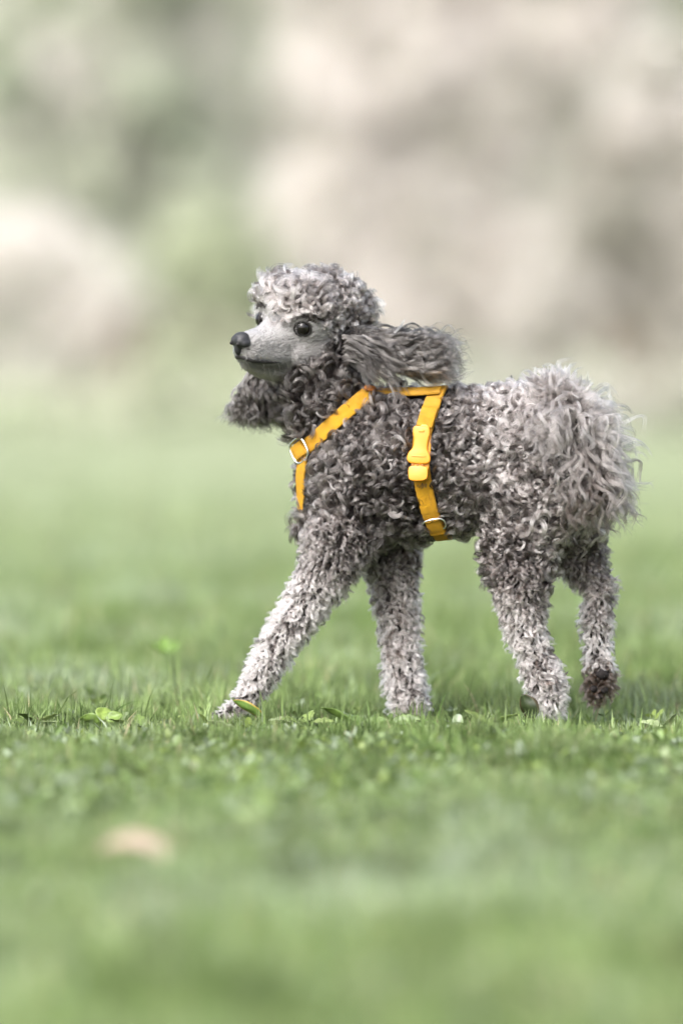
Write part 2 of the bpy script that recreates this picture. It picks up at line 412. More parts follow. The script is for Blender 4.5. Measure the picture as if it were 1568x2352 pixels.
def remeshed(name, blobs, voxel, smooth_it, mat, parent, factor=0.5):
    V = []; F = []; o = 0
    for c, R in blobs:
        V.append(IV @ np.array(R).T + c if np.ndim(R) == 2 else IV * R + c); F.append(IF + o); o += len(IV)
    ob = mesh_obj(name, np.concatenate(V), np.concatenate(F), mat)
    m = ob.modifiers.new('r', 'REMESH'); m.mode = 'VOXEL'; m.voxel_size = voxel; m.use_smooth_shade = True
    if smooth_it:
        s = ob.modifiers.new('s', 'SMOOTH'); s.factor = factor; s.iterations = smooth_it
    bpy.context.view_layer.update()
    dg = bpy.context.evaluated_depsgraph_get()
    me = bpy.data.meshes.new_from_object(ob.evaluated_get(dg))
    ob.modifiers.clear(); old = ob.data; ob.data = me; bpy.data.meshes.remove(old); me.name = name
    if not me.materials: me.materials.append(mat)
    me.polygons.foreach_set('use_smooth', np.ones(len(me.polygons), dtype=bool))
    if parent: ob.parent = parent; ob.matrix_parent_inverse = mat_inv(parent)
    return ob

dog = empty('poodle', (W(1000, 1655)[0], -0.02, 0.0))
tag(dog, 'curly grey poodle walking left across the grass with one hind paw lifted', 'dog')
blobs = []
for reg, pts in chains:
    for (a, ra, ka), (b, rb, kb) in zip(pts[:-1], pts[1:]):
        n = max(2, int(np.linalg.norm(b - a) / (0.3 * min(ra, rb))))
        for i in range(n + 1):
            t = i / n; r = ra + (rb - ra) * t; k = ka + (kb - ka) * t
            blobs.append((a + (b - a) * t, np.array([r, r * k, r])))
body = remeshed('body', blobs, 0.0028, 9, M_skin, dog)

def mesh_arrays(ob):
    me = ob.data; n = len(me.vertices)
    v = np.empty(n * 3, np.float32); me.vertices.foreach_get('co', v); v = v.reshape(-1, 3)
    vn = np.empty(n * 3, np.float32); me.vertices.foreach_get('normal', vn); vn = vn.reshape(-1, 3)
    me.calc_loop_triangles(); t = np.empty(len(me.loop_triangles) * 3, np.int32); me.loop_triangles.foreach_get('vertices', t)
    return v, vn, t.reshape(-1, 3)
bv, bn, bt = mesh_arrays(body)
bvh = BVHTree.FromPolygons([Vector(x) for x in bv], bt.tolist())

def sample(v, vn, t, n, cell):
    a = np.linalg.norm(np.cross(v[t[:, 1]] - v[t[:, 0]], v[t[:, 2]] - v[t[:, 0]]), axis=1)
    k = rng.choice(len(t), n, p=a / a.sum())
    r1 = np.sqrt(rng.random(n)); r2 = rng.random(n)
    w = np.stack([1 - r1, r1 * (1 - r2), r1 * r2], 1)[..., None].astype(np.float32)
    P = (v[t[k]] * w).sum(1); N = unit((vn[t[k]] * w).sum(1))
    if cell:
        q = np.floor(P / cell + rng.random(3)).astype(np.int64); h = (q[:, 0] * 73856093) ^ (q[:, 1] * 19349663) ^ (q[:, 2] * 83492791)
        _, i = np.unique(h, return_index=True); P, N = P[i], N[i]
    return P, N

# which part of the dog a point belongs to
REG = ['torso', 'neck', 'shoulder', 'foreleg', 'thigh', 'hindleg', 'tail', 'skull', 'cheek', 'muzzle', 'jaw', 'throat']
segs = [(REG.index(reg), ci, i, a[0], b[0], a[1], b[1]) for ci, (reg, pts) in enumerate(chains) for i, (a, b) in enumerate(zip(pts[:-1], pts[1:]))]
def classify(P):
    best = np.full(len(P), 1e9); R = np.zeros(len(P), int); T = np.zeros((len(P), 3)); CI = np.zeros(len(P), int)
    for reg, ci, i, a, b, ra, rb in segs:
        ab = b - a; t = np.clip(((P - a) @ ab) / (ab @ ab), 0, 1)
        d = np.linalg.norm(P - (a + t[:, None] * ab), axis=1) / (ra + (rb - ra) * t)
        m = d < best; best[m] = d[m]; R[m] = reg; T[m] = ab / np.linalg.norm(ab); CI[m] = ci
    return R, T, CI

# ------------------------------------------------------------ curly wool
def rot(v, a, ang):
    """Rodrigues: v, a (...,3), ang (...)"""
    c = np.cos(ang)[..., None]; s = np.sin(ang)[..., None]
    return v * c + np.cross(a, v) * s + a * (np.sum(a * v, -1, keepdims=True)) * (1 - c)

def hair_obj(name, pos, rad, tint, mat, parent):
    """pos (K,n,3), rad (K,n), tint (K,3)"""
    K, n = pos.shape[:2]
    cu = bpy.data.hair_curves.new(name); cu.add_curves([n] * K)
    cu.points.foreach_set('position', pos.astype(np.float32).ravel())
    a = cu.attributes.get('radius') or cu.attributes.new('radius', 'FLOAT', 'POINT'); a.data.foreach_set('value', rad.astype(np.float32).ravel())
    c = cu.attributes.new('tint', 'FLOAT_COLOR', 'CURVE')
    c.data.foreach_set('color', np.concatenate([np.clip(tint, 0.004, 0.95), np.ones((K, 1))], 1).astype(np.float32).ravel())
    cu.materials.append(mat)
    o = bpy.data.objects.new(name, cu); link(o, parent); o.matrix_parent_inverse = mat_inv(parent)
    return o

def curls(P, N, T, L, ang, lift, nstr, spread, tint, npts=11, r0=0.00024, q_rng=(0.2, 1.35), advance=0.25, tjit=0.22):
    """Tufts: every root grows a little lock of strands that leaves the skin and rolls round into a curl."""
    K = len(P)
    T = T + rng.normal(size=T.shape) * 0.0
    T = unit(T - N * np.sum(T * N, -1, keepdims=True))
    d0 = unit(N * np.cos(lift)[:, None] + T * np.sin(lift)[:, None])
    q = rng.uniform(*q_rng, K); sg = np.where(rng.random(K) < 0.5, 1, -1)
    Ax = unit(np.cross(N, T) * np.cos(q)[:, None] + N * (np.sin(q) * sg)[:, None])
    s = np.linspace(0, 1, npts)
    A = ang[:, None, None] * rng.uniform(0.82, 1.18, (K, nstr, 1)) * (s[None, None, :] ** 0.85)
    Ln = L[:, None] * rng.uniform(0.72, 1.12, (K, nstr))
    d = rot(d0[:, None, None, :], Ax[:, None, None, :], A) + Ax[:, None, None, :] * advance
    step = (d[:, :, 1:] + d[:, :, :-1]) / 2 * (Ln[:, :, None, None] / (npts - 1))
    path = np.concatenate([np.zeros((K, nstr, 1, 3)), np.cumsum(step, 2)], 2)
    e1 = unit(np.cross(d0, Ax)); e2 = Ax
    th = rng.uniform(0, 2 * np.pi, (K, nstr)); rr = np.sqrt(rng.random((K, nstr))) * spread[:, None]
    off = e1[:, None, :] * (rr * np.cos(th))[..., None] + e2[:, None, :] * (rr * np.sin(th))[..., None]
    off = rot(off[:, :, None, :], Ax[:, None, None, :], A) * (1 - 0.6 * s ** 1.5)[None, None, :, None]
    pos = P[:, None, None, :] + off + path
    rad = r0 * rng.uniform(0.7, 1.3, (K, nstr, 1)) * (1 - 0.6 * s ** 3)[None, None, :]
    tt = tint[:, None, :] * rng.uniform(1 - tjit, 1 + tjit, (K, nstr, 1))
    return pos.reshape(-1, npts, 3), rad.reshape(-1, npts), tt.reshape(-1, 3)

def ringlets(P, N, flow, L, ang, pitch, nstr, spread, tint, npts=13, r0=0.00022, tjit=0.38, taper=0.55, tilt=0.55):
    """Tufts that wind like a loose corkscrew leaning along the coat, so that their ends lie round and flat."""
    K = len(P)
    Ax = unit(N * 1.0 + flow * tilt + rng.normal(size=(K, 3)) * 0.33)
    pr = unit(np.cross(Ax, rng.normal(size=(K, 3))))
    d0 = unit(pr * np.sin(pitch)[:, None] + Ax * np.cos(pitch)[:, None])
    s = np.linspace(0, 1, npts); sg = np.where(rng.random(K) < 0.5, 1, -1)
    A = (ang * sg)[:, None, None] * rng.uniform(0.9, 1.1, (K, nstr, 1)) * (s[None, None, :] ** 1.1)
    Ln = L[:, None] * rng.uniform(0.75, 1.08, (K, nstr))
    d = rot(d0[:, None, None, :], Ax[:, None, None, :], A)
    # the free end sinks back towards the coat
    d = d - N[:, None, None, :] * (0.75 * np.clip(s - 0.35, 0, 1) * np.sum(d0 * N, -1)[:, None])[:, None, :, None]
    step = (d[:, :, 1:] + d[:, :, :-1]) / 2 * (Ln[:, :, None, None] / (npts - 1))
    path = np.concatenate([np.zeros((K, nstr, 1, 3)), np.cumsum(step, 2)], 2)
    e1 = np.cross(Ax, d0); e1 = unit(e1); e2 = unit(np.cross(d0, e1))
    th = rng.uniform(0, 2 * np.pi, (K, nstr)); rr = np.sqrt(rng.random((K, nstr))) * spread[:, None]
    off = e1[:, None, :] * (rr * np.cos(th))[..., None] + e2[:, None, :] * (rr * np.sin(th))[..., None]
    off = rot(off[:, :, None, :], Ax[:, None, None, :], A) * (1 - taper * s ** 1.6)[None, None, :, None]
    pos = P[:, None, None, :] - (pr * 0.0012)[:, None, None, :] + off + path
    rad = r0 * rng.uniform(0.7, 1.3, (K, nstr, 1)) * (1 - 0.55 * s ** 3)[None, None, :]
    tt = tint[:, None, :] * rng.uniform(1 - tjit, 1 + tjit, (K, nstr, 1))
    return pos.reshape(-1, npts, 3), rad.reshape(-1, npts), tt.reshape(-1, 3)

# ---- harness paths first: the wool keeps clear of them
def on_body(px, py, dpx, lift=0.006):
    p, n, i, d = bvh.find_nearest(W(px, py, dpx))
    return p, n
def ray_body(px, py, far=False):
    o = cam.location; tgt = W(px, py, 0)
    if not far:
        dr = (tgt - o).normalized(); h = bvh.ray_cast(o, dr)
    else:
        o2 = Vector((tgt.x, 3, tgt.z)); h = bvh.ray_cast(o2, Vector((0, -1, 0)))
    return h[0], h[1]

def smooth_path(pts, nrm, n_out, closed=False, it=3):
    P = np.array([list(p) for p in pts]); Nn = np.array([list(x) for x in nrm])
    if closed: P = np.vstack([P, P[:1]]); Nn = np.vstack([Nn, Nn[:1]])
    d = np.concatenate([[0], np.cumsum(np.linalg.norm(np.diff(P, axis=0), axis=1))])
    u = np.linspace(0, d[-1], n_out)
    P = np.stack([np.interp(u, d, P[:, k]) for k in range(3)], 1); Nn = np.stack([np.interp(u, d, Nn[:, k]) for k in range(3)], 1)
    for _ in range(it):
        if closed:
            P[:-1] = (np.roll(P[:-1], 1, 0) + 2 * P[:-1] + np.roll(P[:-1], -1, 0)) / 4; P[-1] = P[0]
            Nn[:-1] = (np.roll(Nn[:-1], 1, 0) + 2 * Nn[:-1] + np.roll(Nn[:-1], -1, 0)) / 4; Nn[-1] = Nn[0]
        else:
            P[1:-1] = (P[:-2] + 2 * P[1:-1] + P[2:]) / 4; Nn[1:-1] = (Nn[:-2] + 2 * Nn[1:-1] + Nn[2:]) / 4
    return P, unit(Nn)

LIFT = 0.0080
def lifted(PN, lift=LIFT): return [p + n * lift for p, n in PN], [n for p, n in PN]
# chest strap, near side, from the withers to the ring, then down the chest
c_near = [on_body(856, 897, -20), ray_body(835, 915), ray_body(800, 945), ray_body(768, 975), ray_body(738, 1003), ray_body(712, 1027)]
chest_near = smooth_path(*lifted(c_near), 40)
c_low = [ray_body(706, 1040), on_body(690, 1062, -30), on_body(684, 1095, -25), on_body(680, 1130, -20), on_body(690, 1170, 0), on_body(700, 1215, 30)]
chest_low = smooth_path(*lifted(c_low), 36)
chest_low = (chest_low[0] - chest_low[1] * (0.006 * np.clip((np.arange(36) - 26) / 8, 0, 1))[:, None], chest_low[1])
c_far = [on_body(690, 1062, -20), on_body(650, 1030, 90), on_body(700, 1000, 180), on_body(760, 960, 220), on_body(820, 915, 180), on_body(856, 892, 60)]
chest_far = smooth_path(*lifted(c_far), 60, it=8)
g_near = [on_body(1008, 880, -30), ray_body(1000, 925), ray_body(984, 965), ray_body(970, 1010), ray_body(966, 1060), ray_body(972, 1110), ray_body(986, 1165), ray_body(1003, 1205), on_body(1022, 1250, -20)]
g_far = [on_body(1022, 1250, 40), ray_body(1003, 1190, True), ray_body(980, 1130, True), ray_body(970, 1060, True), ray_body(980, 980, True), on_body(1005, 900, 60)]
girth = smooth_path(*lifted(g_near + g_far), 140, closed=True, it=4)
b_pts = [ray_body(862, 912), ray_body(900, 916), ray_body(955, 917), ray_body(1014, 913)]
back = smooth_path(*lifted(b_pts, 0.0095), 40)
STRAPS = [(chest_near[0], .0095), (chest_low[0][:24], .0095), (chest_far[0], .0095), (girth[0], .0105), (back[0], .012)]
strap_pts = np.concatenate([p for p, _ in STRAPS]); strap_hw = np.concatenate([np.full(len(p), w) for p, w in STRAPS])
def strap_dist(P):
    out = np.empty(len(P))
    for i in range(0, len(P), 4000):
        d = np.linalg.norm(P[i:i + 4000, None] - strap_pts[None], axis=2)
        d = np.sqrt(np.maximum(d ** 2 - LIFT ** 2, 0)) - strap_hw[None]
        out[i:i + 4000] = d.min(1)
    return out

EYE_N, EYE_F = HL(60, 68, 15), HL(60, -68, 15)
def put_eye(px, py, guess):
    o = cam.location; dr = (W(px, py, 0) - o).normalized(); h = bvh.ray_cast(o, dr)
    return h[0], h[1]
en, enn = put_eye(695, 756, None)
ef = HL(76, -60, 20); efn = (Fv * 0.75 - Nv * 0.6).normalized()
EYE_R = 0.0092
en = en - enn * 0.0055; ef = ef - efn * 0.0035

# ---- lock roots
P, N = sample(bv, bn, bt, 160000, 0.0046)
keep = ~((N[:, 1] > 0.45) & (rng.random(len(P)) < 0.45))
P, N = P[keep], N[keep]
R, T, CI = classify(P)
hl = head_local(P); f_, n_, u_ = hl[:, 0], np.abs(hl[:, 1]), hl[:, 2]
is_head = np.isin(R, [7, 8, 9, 10, 11])
def face_mask(f, n, u, R):
    hd = np.isin(R, [7, 8, 9, 10])
    top = 30 + np.clip((f - 60) * 0.25, -6, 12) - np.clip(n - 20, 0, 60) * 0.15
    back = 2 + np.clip(-20 - u, 0, 60) * 0.2
    return hd & (f > back) & (u < top)
face = face_mask(f_, n_, u_, R)
de = np.minimum(np.linalg.norm(P - np.array(en), axis=1), np.linalg.norm(P - np.array(ef), axis=1))
jit = rng.normal(0, 9, len(P)); face = face_mask(f_ + jit, n_, u_, R)
face |= ((de < 0.0155) | ((np.linalg.norm(P - np.array(ef), axis=1) < 0.021) & (hl[:, 1] < -20) & (u_ < 55))) & is_head
sd = strap_dist(P)
R3 = R.copy()
sel = ~face & (sd > -0.0012) & ~(R == 6)
P, N, R, T, CI, sd, de, hl = P[sel], N[sel], R[sel], T[sel], CI[sel], sd[sel], de[sel], hl[sel]
K = len(P)
# coat direction, length, colour by region
X = P[:, 0] * PPM + 784; Z = P[:, 2]
down = np.array([0, 0, -1.0])
keepL = None
flow = unit(np.array([0.55, 0, -0.75]) + rng.normal(size=(K, 3)) * 0.8)
L = rng.uniform(0.020, 0.034, K); ang = rng.uniform(3.6, 7.0, K); lift = rng.uniform(1.1, 1.42, K); spread = rng.uniform(0.0012, 0.0026, K)
legs = np.isin(R, [3, 5]); spread = np.where(legs, rng.uniform(0.0018, 0.0029, K), spread * 1.12); hd = np.isin(R, [7, 8, 9, 10, 11])
L = np.where(legs, rng.uniform(0.013, 0.022, K), L); ang = np.where(legs, rng.uniform(2.0, 4.8, K), ang); lift = np.where(legs, rng.uniform(0.95, 1.25, K), lift)
flow = np.where(legs[:, None], unit(T * 0.9 + down * 0.5 + rng.normal(size=(K, 3)) * 0.5), flow)
tipz = np.clip((0.035 - Z) / 0.03, 0, 1)
L = np.where(legs & (CI != 9), L * (1 - 0.4 * tipz), L)
lf = legs & (X < 640); L = np.where(lf, L * np.clip((X - 455) / 160, 0.4, 1), L); spread = np.where(lf, spread * 0.85, spread)
sk = np.isin(R, [7]); L = np.where(sk, rng.uniform(0.027, 0.040, K), L); lift = np.where(sk, rng.uniform(0.85, 1.2, K), lift); ang = np.where(sk, rng.uniform(4.2, 7.5, K), ang)
ck = np.isin(R, [8, 11]); L = np.where(ck, L * 0.8, L)
nearE = (de < 0.030) & (hl[:, 2] > -5)
L = np.where(nearE, L * 0.5, L)
edge = (np.isin(R, [8, 9, 10, 7])) & (hl[:, 2] < 20)
L = np.where(edge, L * 0.9 * np.clip((22 - hl[:, 0]) / 50, 0.35, 1), L)
flow = np.where(nearE[:, None], np.array(Uv * 1.0 - Fv * 0.6), flow)
rump = np.clip((X - 1020) / 120, 0, 1) * (~legs)
L = np.where(~legs & ~hd, L * (1 - 0.15 * rump), L)
L *= np.clip(0.42 + sd / 0.012, 0.42, 1)
# colours
darkc = np.array([0.018, 0.0145, 0.0135]); midc = np.array([0.125, 0.112, 0.108]); lightc = np.array([0.36, 0.335, 0.33]); brown = np.array([0.09, 0.062, 0.048])
w = np.full(K, 0.32)                                            # 0 dark .. 1 light
w = np.where(~hd, w + 0.64 * rump, w)
w = np.where(R == 4, 0.5 - 0.25 * np.clip((0.2 - Z) / 0.05, 0, 1), w)
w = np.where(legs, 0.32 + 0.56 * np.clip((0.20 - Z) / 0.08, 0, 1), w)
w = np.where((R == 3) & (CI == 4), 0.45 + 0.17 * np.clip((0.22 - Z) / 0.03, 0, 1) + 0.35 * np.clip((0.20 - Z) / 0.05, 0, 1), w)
w = np.where(sk, 0.54 + 0.22 * np.clip((hl[:, 0] + 60) / 120, 0, 1), w)
w = np.where(R == 11, 0.2, w); w = np.where(R == 1, 0.25, w); w = np.where(R == 8, 0.35, w)
w = np.clip(w + 0.35 * (vnoise(P[:, 0], P[:, 2], 0.03) - 0.5) + rng.normal(0, 1, K) * np.where(legs, 0.14, 0.27), 0, 1)
big = 0.72 + 0.75 * vnoise(P[:, 0] + 5, P[:, 2] + 3, 0.022); L = np.where(legs, L, L * big); spread = np.where(legs, spread, spread * (0.6 + 0.4 * big)); ang = np.where(big > 1.1, ang * 0.8, ang)
w = np.where(rng.random(K) < np.where(legs, 0.14, np.where(sk, 0.16, 0.27)), w * 0.12, w * 1.12)
w = np.clip(w, 0, 1)
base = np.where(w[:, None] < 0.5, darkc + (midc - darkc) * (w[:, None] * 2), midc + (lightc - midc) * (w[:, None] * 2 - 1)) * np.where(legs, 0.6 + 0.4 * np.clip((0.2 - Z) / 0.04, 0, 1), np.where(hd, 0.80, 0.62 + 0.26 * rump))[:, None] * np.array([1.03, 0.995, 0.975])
bm_ = (CI == 9) & (Z < 0.075)                                   # the lifted paw is brown underneath
base = np.where(bm_[:, None], brown * 0.42, base)
base = np.where((legs & (rng.random(K) < 0.15) & (N[:, 1] < 0) & (CI != 4))[:, None], base * 0.7 + brown * 0.3, base)

def emit(mask, name, nstr, **kw):
    p = ringlets(P[mask], N[mask], flow[mask], L[mask], ang[mask], lift[mask], nstr, spread[mask], base[mask], **kw)
    return hair_obj(name, *p, M_hair, dog)
top_m = sk; lk = rng.random(K) < 0.72
emit(~legs & ~top_m, 'coat', 26)
emit(top_m, 'topknot', 26)
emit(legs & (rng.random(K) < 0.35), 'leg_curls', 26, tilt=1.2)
# ---- short hair of the face
Pf, Nf = sample(bv, bn, bt, 900000, 0.0)
hf = head_local(Pf); Rf, _, _ = classify(Pf[(hf[:, 0] > -15)]); Pf, Nf, hf = Pf[hf[:, 0] > -15], Nf[hf[:, 0] > -15], hf[hf[:, 0] > -15]
m = face_mask(hf[:, 0] + 14, np.abs(hf[:, 1]), hf[:, 2] - 8, Rf) & (hf[:, 0] < 192)
m &= np.minimum(np.linalg.norm(Pf - np.array(en), axis=1), np.linalg.norm(Pf - np.array(ef), axis=1)) > 0.0095
Pf, Nf, hf = Pf[m], Nf[m], hf[m]
i = rng.permutation(len(Pf))[:26000]; Pf, Nf, hf = Pf[i], Nf[i], hf[i]
Kf = len(Pf)
fl = -np.array(Fv) + 0.45 * np.array(Uv) * np.clip((hf[:, 2:3] + 30) / 40, -1, 0.6) + rng.normal(size=(Kf, 3)) * 0.28
wf = np.clip(0.62 + 0.4 * np.clip((hf[:, 2] + 25) / 30, 0, 1) + 0.15 * (vnoise(hf[:, 0], hf[:, 2], 22) - .5) - 0.6 * np.clip((-52 - hf[:, 2]) / 25, 0, 1) - 0.25 * np.clip((40 - hf[:, 0]) / 30, 0, 1), 0, 1)
lt = np.clip((196 - hf[:, 0]) / 98, 0, 1); lipd = np.clip(1.3 - np.abs(hf[:, 2] + 52 + 22 * lt + 4 * np.sin(lt * 3.1)) / 12, 0, 1) * (hf[:, 0] > 85)
cf = midc * 0.8 + (np.array([0.215, 0.206, 0.203]) - midc) * wf[:, None] * rng.uniform(0.25, 1.35, (Kf, 1))
cf = cf * (1 - 0.65 * lipd[:, None])
pos, rad, tt = curls(Pf, Nf, fl, rng.uniform(0.0035, 0.0062, Kf), rng.uniform(0.1, 0.6, Kf), rng.uniform(0.85, 1.2, Kf), 1, np.full(Kf, 0.0001), cf, npts=4, r0=0.0003, advance=0.0, q_rng=(0, 0.6))
hair_obj('face_hair', pos, rad, tt, M_hair, dog)

nw = 14
fw = rng.uniform(60, 175, nw); sw = rng.choice([-1, 1], nw)
pw = []; nwv = []
for a, b_ in zip(fw, sw):
    p, n, _, _ = bvh.find_nearest(HL(a, b_ * 40, -50 - rng.uniform(0, 35))); pw.append(p); nwv.append(n)
pw = np.array([list(p) for p in pw]); nwv = np.array([list(p) for p in nwv])
pos, rad, tt = curls(pw, nwv, np.tile(-np.array(Uv) * 0.7 - np.array(Fv) * 0.3, (nw, 1)), rng.uniform(0.010, 0.022, nw), rng.uniform(0.2, 0.7, nw), rng.uniform(0.7, 1.1, nw), 1, np.full(nw, 0.0001), np.tile([0.3, 0.28, 0.27], (nw, 1)), npts=7, r0=0.00014, advance=0.0)
hair_obj('whiskers', pos, rad, tt, M_hair, dog)

# ---- eyes, nose, mouth
def ell(c, R, axes=None):
    return (np.array(c), (np.array(axes).T * np.array(R) if axes is not None else np.array(R)))
def sphere_obj(name, c, r, mat, parent, sub=4):
    v, f = ico(sub); return mesh_obj(name, v * r + np.array(c), f, mat, parent)
def ring_obj(name, c, nrm, R, r, mat, parent, flat=1.0, seg=28, ring=10, squash=1.0):
    n = Vector(nrm).normalized(); a = n.cross(Vector((0, 0, 1))).normalized(); b = n.cross(a)
    V, F = [], []
    for i in range(seg):
        t = 2 * math.pi * i / seg
        cc = Vector(c) + a * R * math.cos(t) + b * R * squash * math.sin(t); o = (a * math.cos(t) + b * math.sin(t))
        for j in range(ring):
            p = 2 * math.pi * j / ring
            V.append(cc + o * r * math.cos(p) + n * r * flat * math.sin(p))
    for i in range(seg):
        for j in range(ring):
            F.append((i * ring + j, ((i + 1) % seg) * ring + j, ((i + 1) % seg) * ring + (j + 1) % ring, i * ring + (j + 1) % ring))
    return mesh_obj(name, V, F, mat, parent)
for c, nn in ((en, enn), (ef, efn)):
    e = sphere_obj('eye', c, EYE_R, M_eye, dog)
    ring_obj('eyelid', c + nn * 0.0050, nn, 0.0090, 0.0013, M_lid, e, 0.8, squash=0.9)
HA = [np.array(Fv), np.array(Nv), np.array(Uv)]
def hb_(f, n, u, rf, rn, ru): return (np.array(HL(f, n, u)), np.array(HA).T * (np.array([rf, rn, ru]) / PPM))
nose = remeshed('nose', [hb_(184, 0, -9, 20, 21, 16), hb_(192, 8, -14, 14, 13, 14), hb_(192, -8, -14, 14, 13, 14), hb_(183, 17, -18, 17, 9, 11), hb_(183, -17, -18, 17, 9, 11), hb_(192, 0, -30, 11, 9, 18)], 0.0012, 4, M_nose, dog)
for s in (1, -1):
    v = IV * 1.0
    mesh_obj('nostril', (v @ (np.array(HA) * (np.array([6.5, 3.6, 4.6]) / PPM)[:, None])) + np.array(HL(202, s * 11.5, -19)), IF, M_dark, nose)
# the closed lips: a dark rim that runs back along both sides of the jaw
lip = []
for s in (-1, 1):
    for t in np.linspace(0, 1, 12):
        f = 196 - 98 * t
        g = HL(f, s * (2 + 55 * t ** 0.6), -50 - 22 * t - 4 * math.sin(t * 3.1))
        p, n, _, _ = bvh.find_nearest(g); lip.append((s, t, np.array(p) + np.array(n) * 0.0003))
lp = [p for s, t, p in lip if s == -1][::-1] + [p for s, t, p in lip if s == 1][1:]
lp = np.array(lp); 
for _ in range(2): lp[1:-1] = (lp[:-2] + 2 * lp[1:-1] + lp[2:]) / 4
tr = [0.0012 + 0.0024 * math.sin(math.pi * i / (len(lp) - 1)) for i in range(len(lp))]
V_, F_ = tube(lp, tr, 8)
mesh_obj('lips', V_, F_, M_dark, dog)

# ------------------------------------------------------------ ears: a leather flap and its long hair
def flap(name, rows, thick, parent, mat=M_skin):
    """rows: list of (left edge, right edge) points."""
    V = []; m = 7
    A = np.array([[np.array(a) + (np.array(b) - np.array(a)) * j / (m - 1) for j in range(m)] for a, b in rows]); n = len(rows)
    du = np.gradient(A, axis=0); dv = np.gradient(A, axis=1); nn = unit(np.cross(du, dv))
    prof = (np.sin(np.linspace(0, np.pi, m)) ** 0.5 * 0.8 + 0.2)[None, :, None] * thick / 2
    top = (A + nn * prof).reshape(-1, 3); bot = (A - nn * prof).reshape(-1, 3)
    F = []
    for i in range(n - 1):
        for j in range(m - 1):
            q = (i * m + j, i * m + j + 1, (i + 1) * m + j + 1, (i + 1) * m + j); F.append(q); F.append(tuple(x + n * m for x in q[::-1]))
    rim = [j for j in range(m)] + [i * m + m - 1 for i in range(1, n)] + [(n - 1) * m + j for j in range(m - 2, -1, -1)] + [i * m for i in range(n - 2, 0, -1)]
    for a, b in zip(rim, rim[1:] + rim[:1]): F.append((b, a, a + n * m, b + n * m))
    ob = mesh_obj(name, np.concatenate([top, bot]), F, mat, parent)
    return ob

def long_locks(P, D0, Dt, L, nstr, spread, tint, npts=16, amp=0.003, wav=0.026, r0=0.0002, bend=1.6, tipcurl=0.0, coh=0.6, tjit=0.25, fray=0.5):
    K = len(P); s = np.linspace(0, 1, npts)
    b = (s ** (1 / bend))[None, :, None]
    d = unit(D0[:, None] * (1 - b) + Dt[:, None] * b)
    Ls = L[:, None] * rng.uniform(0.7, 1.1, (K, nstr))
    step = (d[:, 1:] + d[:, :-1]) / 2
    path = np.concatenate([np.zeros((K, 1, 3)), np.cumsum(step, 1)], 1)[:, None] * (Ls[:, :, None, None] / (npts - 1))
    e1 = unit(np.cross(Dt, rng.normal(size=(K, 3)))); e2 = unit(np.cross(Dt, e1))
    ph = rng.uniform(0, 2 * np.pi, (K, 1, 1)) + rng.normal(0, coh, (K, nstr, 1)); ph2 = ph + rng.uniform(1, 2, (K, 1, 1))
    wl = wav * rng.uniform(0.7, 1.4, (K, 1, 1))
    x = s[None, None] * Ls[..., None] * 2 * np.pi / wl
    A = amp * rng.uniform(0.5, 1.4, (K, 1, 1)) * (s[None, None] ** 0.6) * (1 + tipcurl * s[None, None] ** 2)
    wv = e1[:, None, None] * (A * (np.sin(x + ph) - np.sin(ph) * (1 - s)))[..., None] + e2[:, None, None] * (0.55 * A * np.cos(x * 0.83 + ph2))[..., None]
    th = rng.uniform(0, 2 * np.pi, (K, nstr)); rr = np.sqrt(rng.random((K, nstr))) * spread
    off = (e1[:, None] * (rr * np.cos(th))[..., None] + e2[:, None] * (rr * np.sin(th))[..., None])[:, :, None] * (1 - 0.75 * s + fray * s ** 3)[None, None, :, None]
    pos = P[:, None, None] + path + wv + off
    rad = r0 * rng.uniform(0.7, 1.3, (K, nstr, 1)) * (1 - 0.8 * s ** 2)[None, None]
    tt = tint[:, None] * rng.uniform(1 - tjit, 1 + tjit, (K, nstr, 1))
    return pos.reshape(-1, npts, 3), rad.reshape(-1, npts), tt.reshape(-1, 3)

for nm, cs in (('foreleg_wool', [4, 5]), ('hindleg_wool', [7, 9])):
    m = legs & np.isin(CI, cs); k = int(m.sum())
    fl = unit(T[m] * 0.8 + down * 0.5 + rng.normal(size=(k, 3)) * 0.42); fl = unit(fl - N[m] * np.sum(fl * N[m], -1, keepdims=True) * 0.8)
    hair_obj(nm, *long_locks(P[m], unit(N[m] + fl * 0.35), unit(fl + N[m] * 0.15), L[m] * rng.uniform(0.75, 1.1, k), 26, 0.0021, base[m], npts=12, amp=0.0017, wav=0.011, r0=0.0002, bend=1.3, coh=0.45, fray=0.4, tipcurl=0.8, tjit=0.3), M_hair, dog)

# near ear, blown back over the shoulder
def E(px, py, d): return np.array(W(px, py, d))
rows = [(E(790, 750, 5), E(785, 805, -12)), (E(830, 752, -18), E(825, 828, -38)), (E(875, 757, -32), E(868, 846, -56)), (E(920, 770, -40), E(912, 856, -62)), (E(955, 795, -44), E(945, 855, -60))]
ear = flap('ear', rows, 0.004, dog)
ear['label'] = 'near ear blown back over the shoulder'
ev, evn, et = mesh_arrays(ear)
Pe, Ne = sample(ev, evn, et, 6000, 0.0043)
px_ = Pe[:, 0] * PPM + 784; py_ = 850 + (H - Pe[:, 2]) * PPM
Ke = len(Pe)
v_ = np.clip((py_ - 745) / 110, 0, 1)
Dt = unit(np.stack([np.ones(Ke), rng.normal(0, 0.10, Ke) + 0.03, 0.07 - 0.50 * v_ + 0.30 * (px_ - 800) / 150 * v_ - 0.12 + rng.normal(0, 0.10, Ke)], 1))
D0 = unit(Dt + Ne * 0.55 + np.array([0, 0, 0.12]))
Le = np.clip((1052 - px_) / PPM, 0.03, 0.13) * rng.uniform(0.72, 1.1, Ke)
we = np.clip(0.38 + rng.normal(0, .38, Ke), 0, 1)
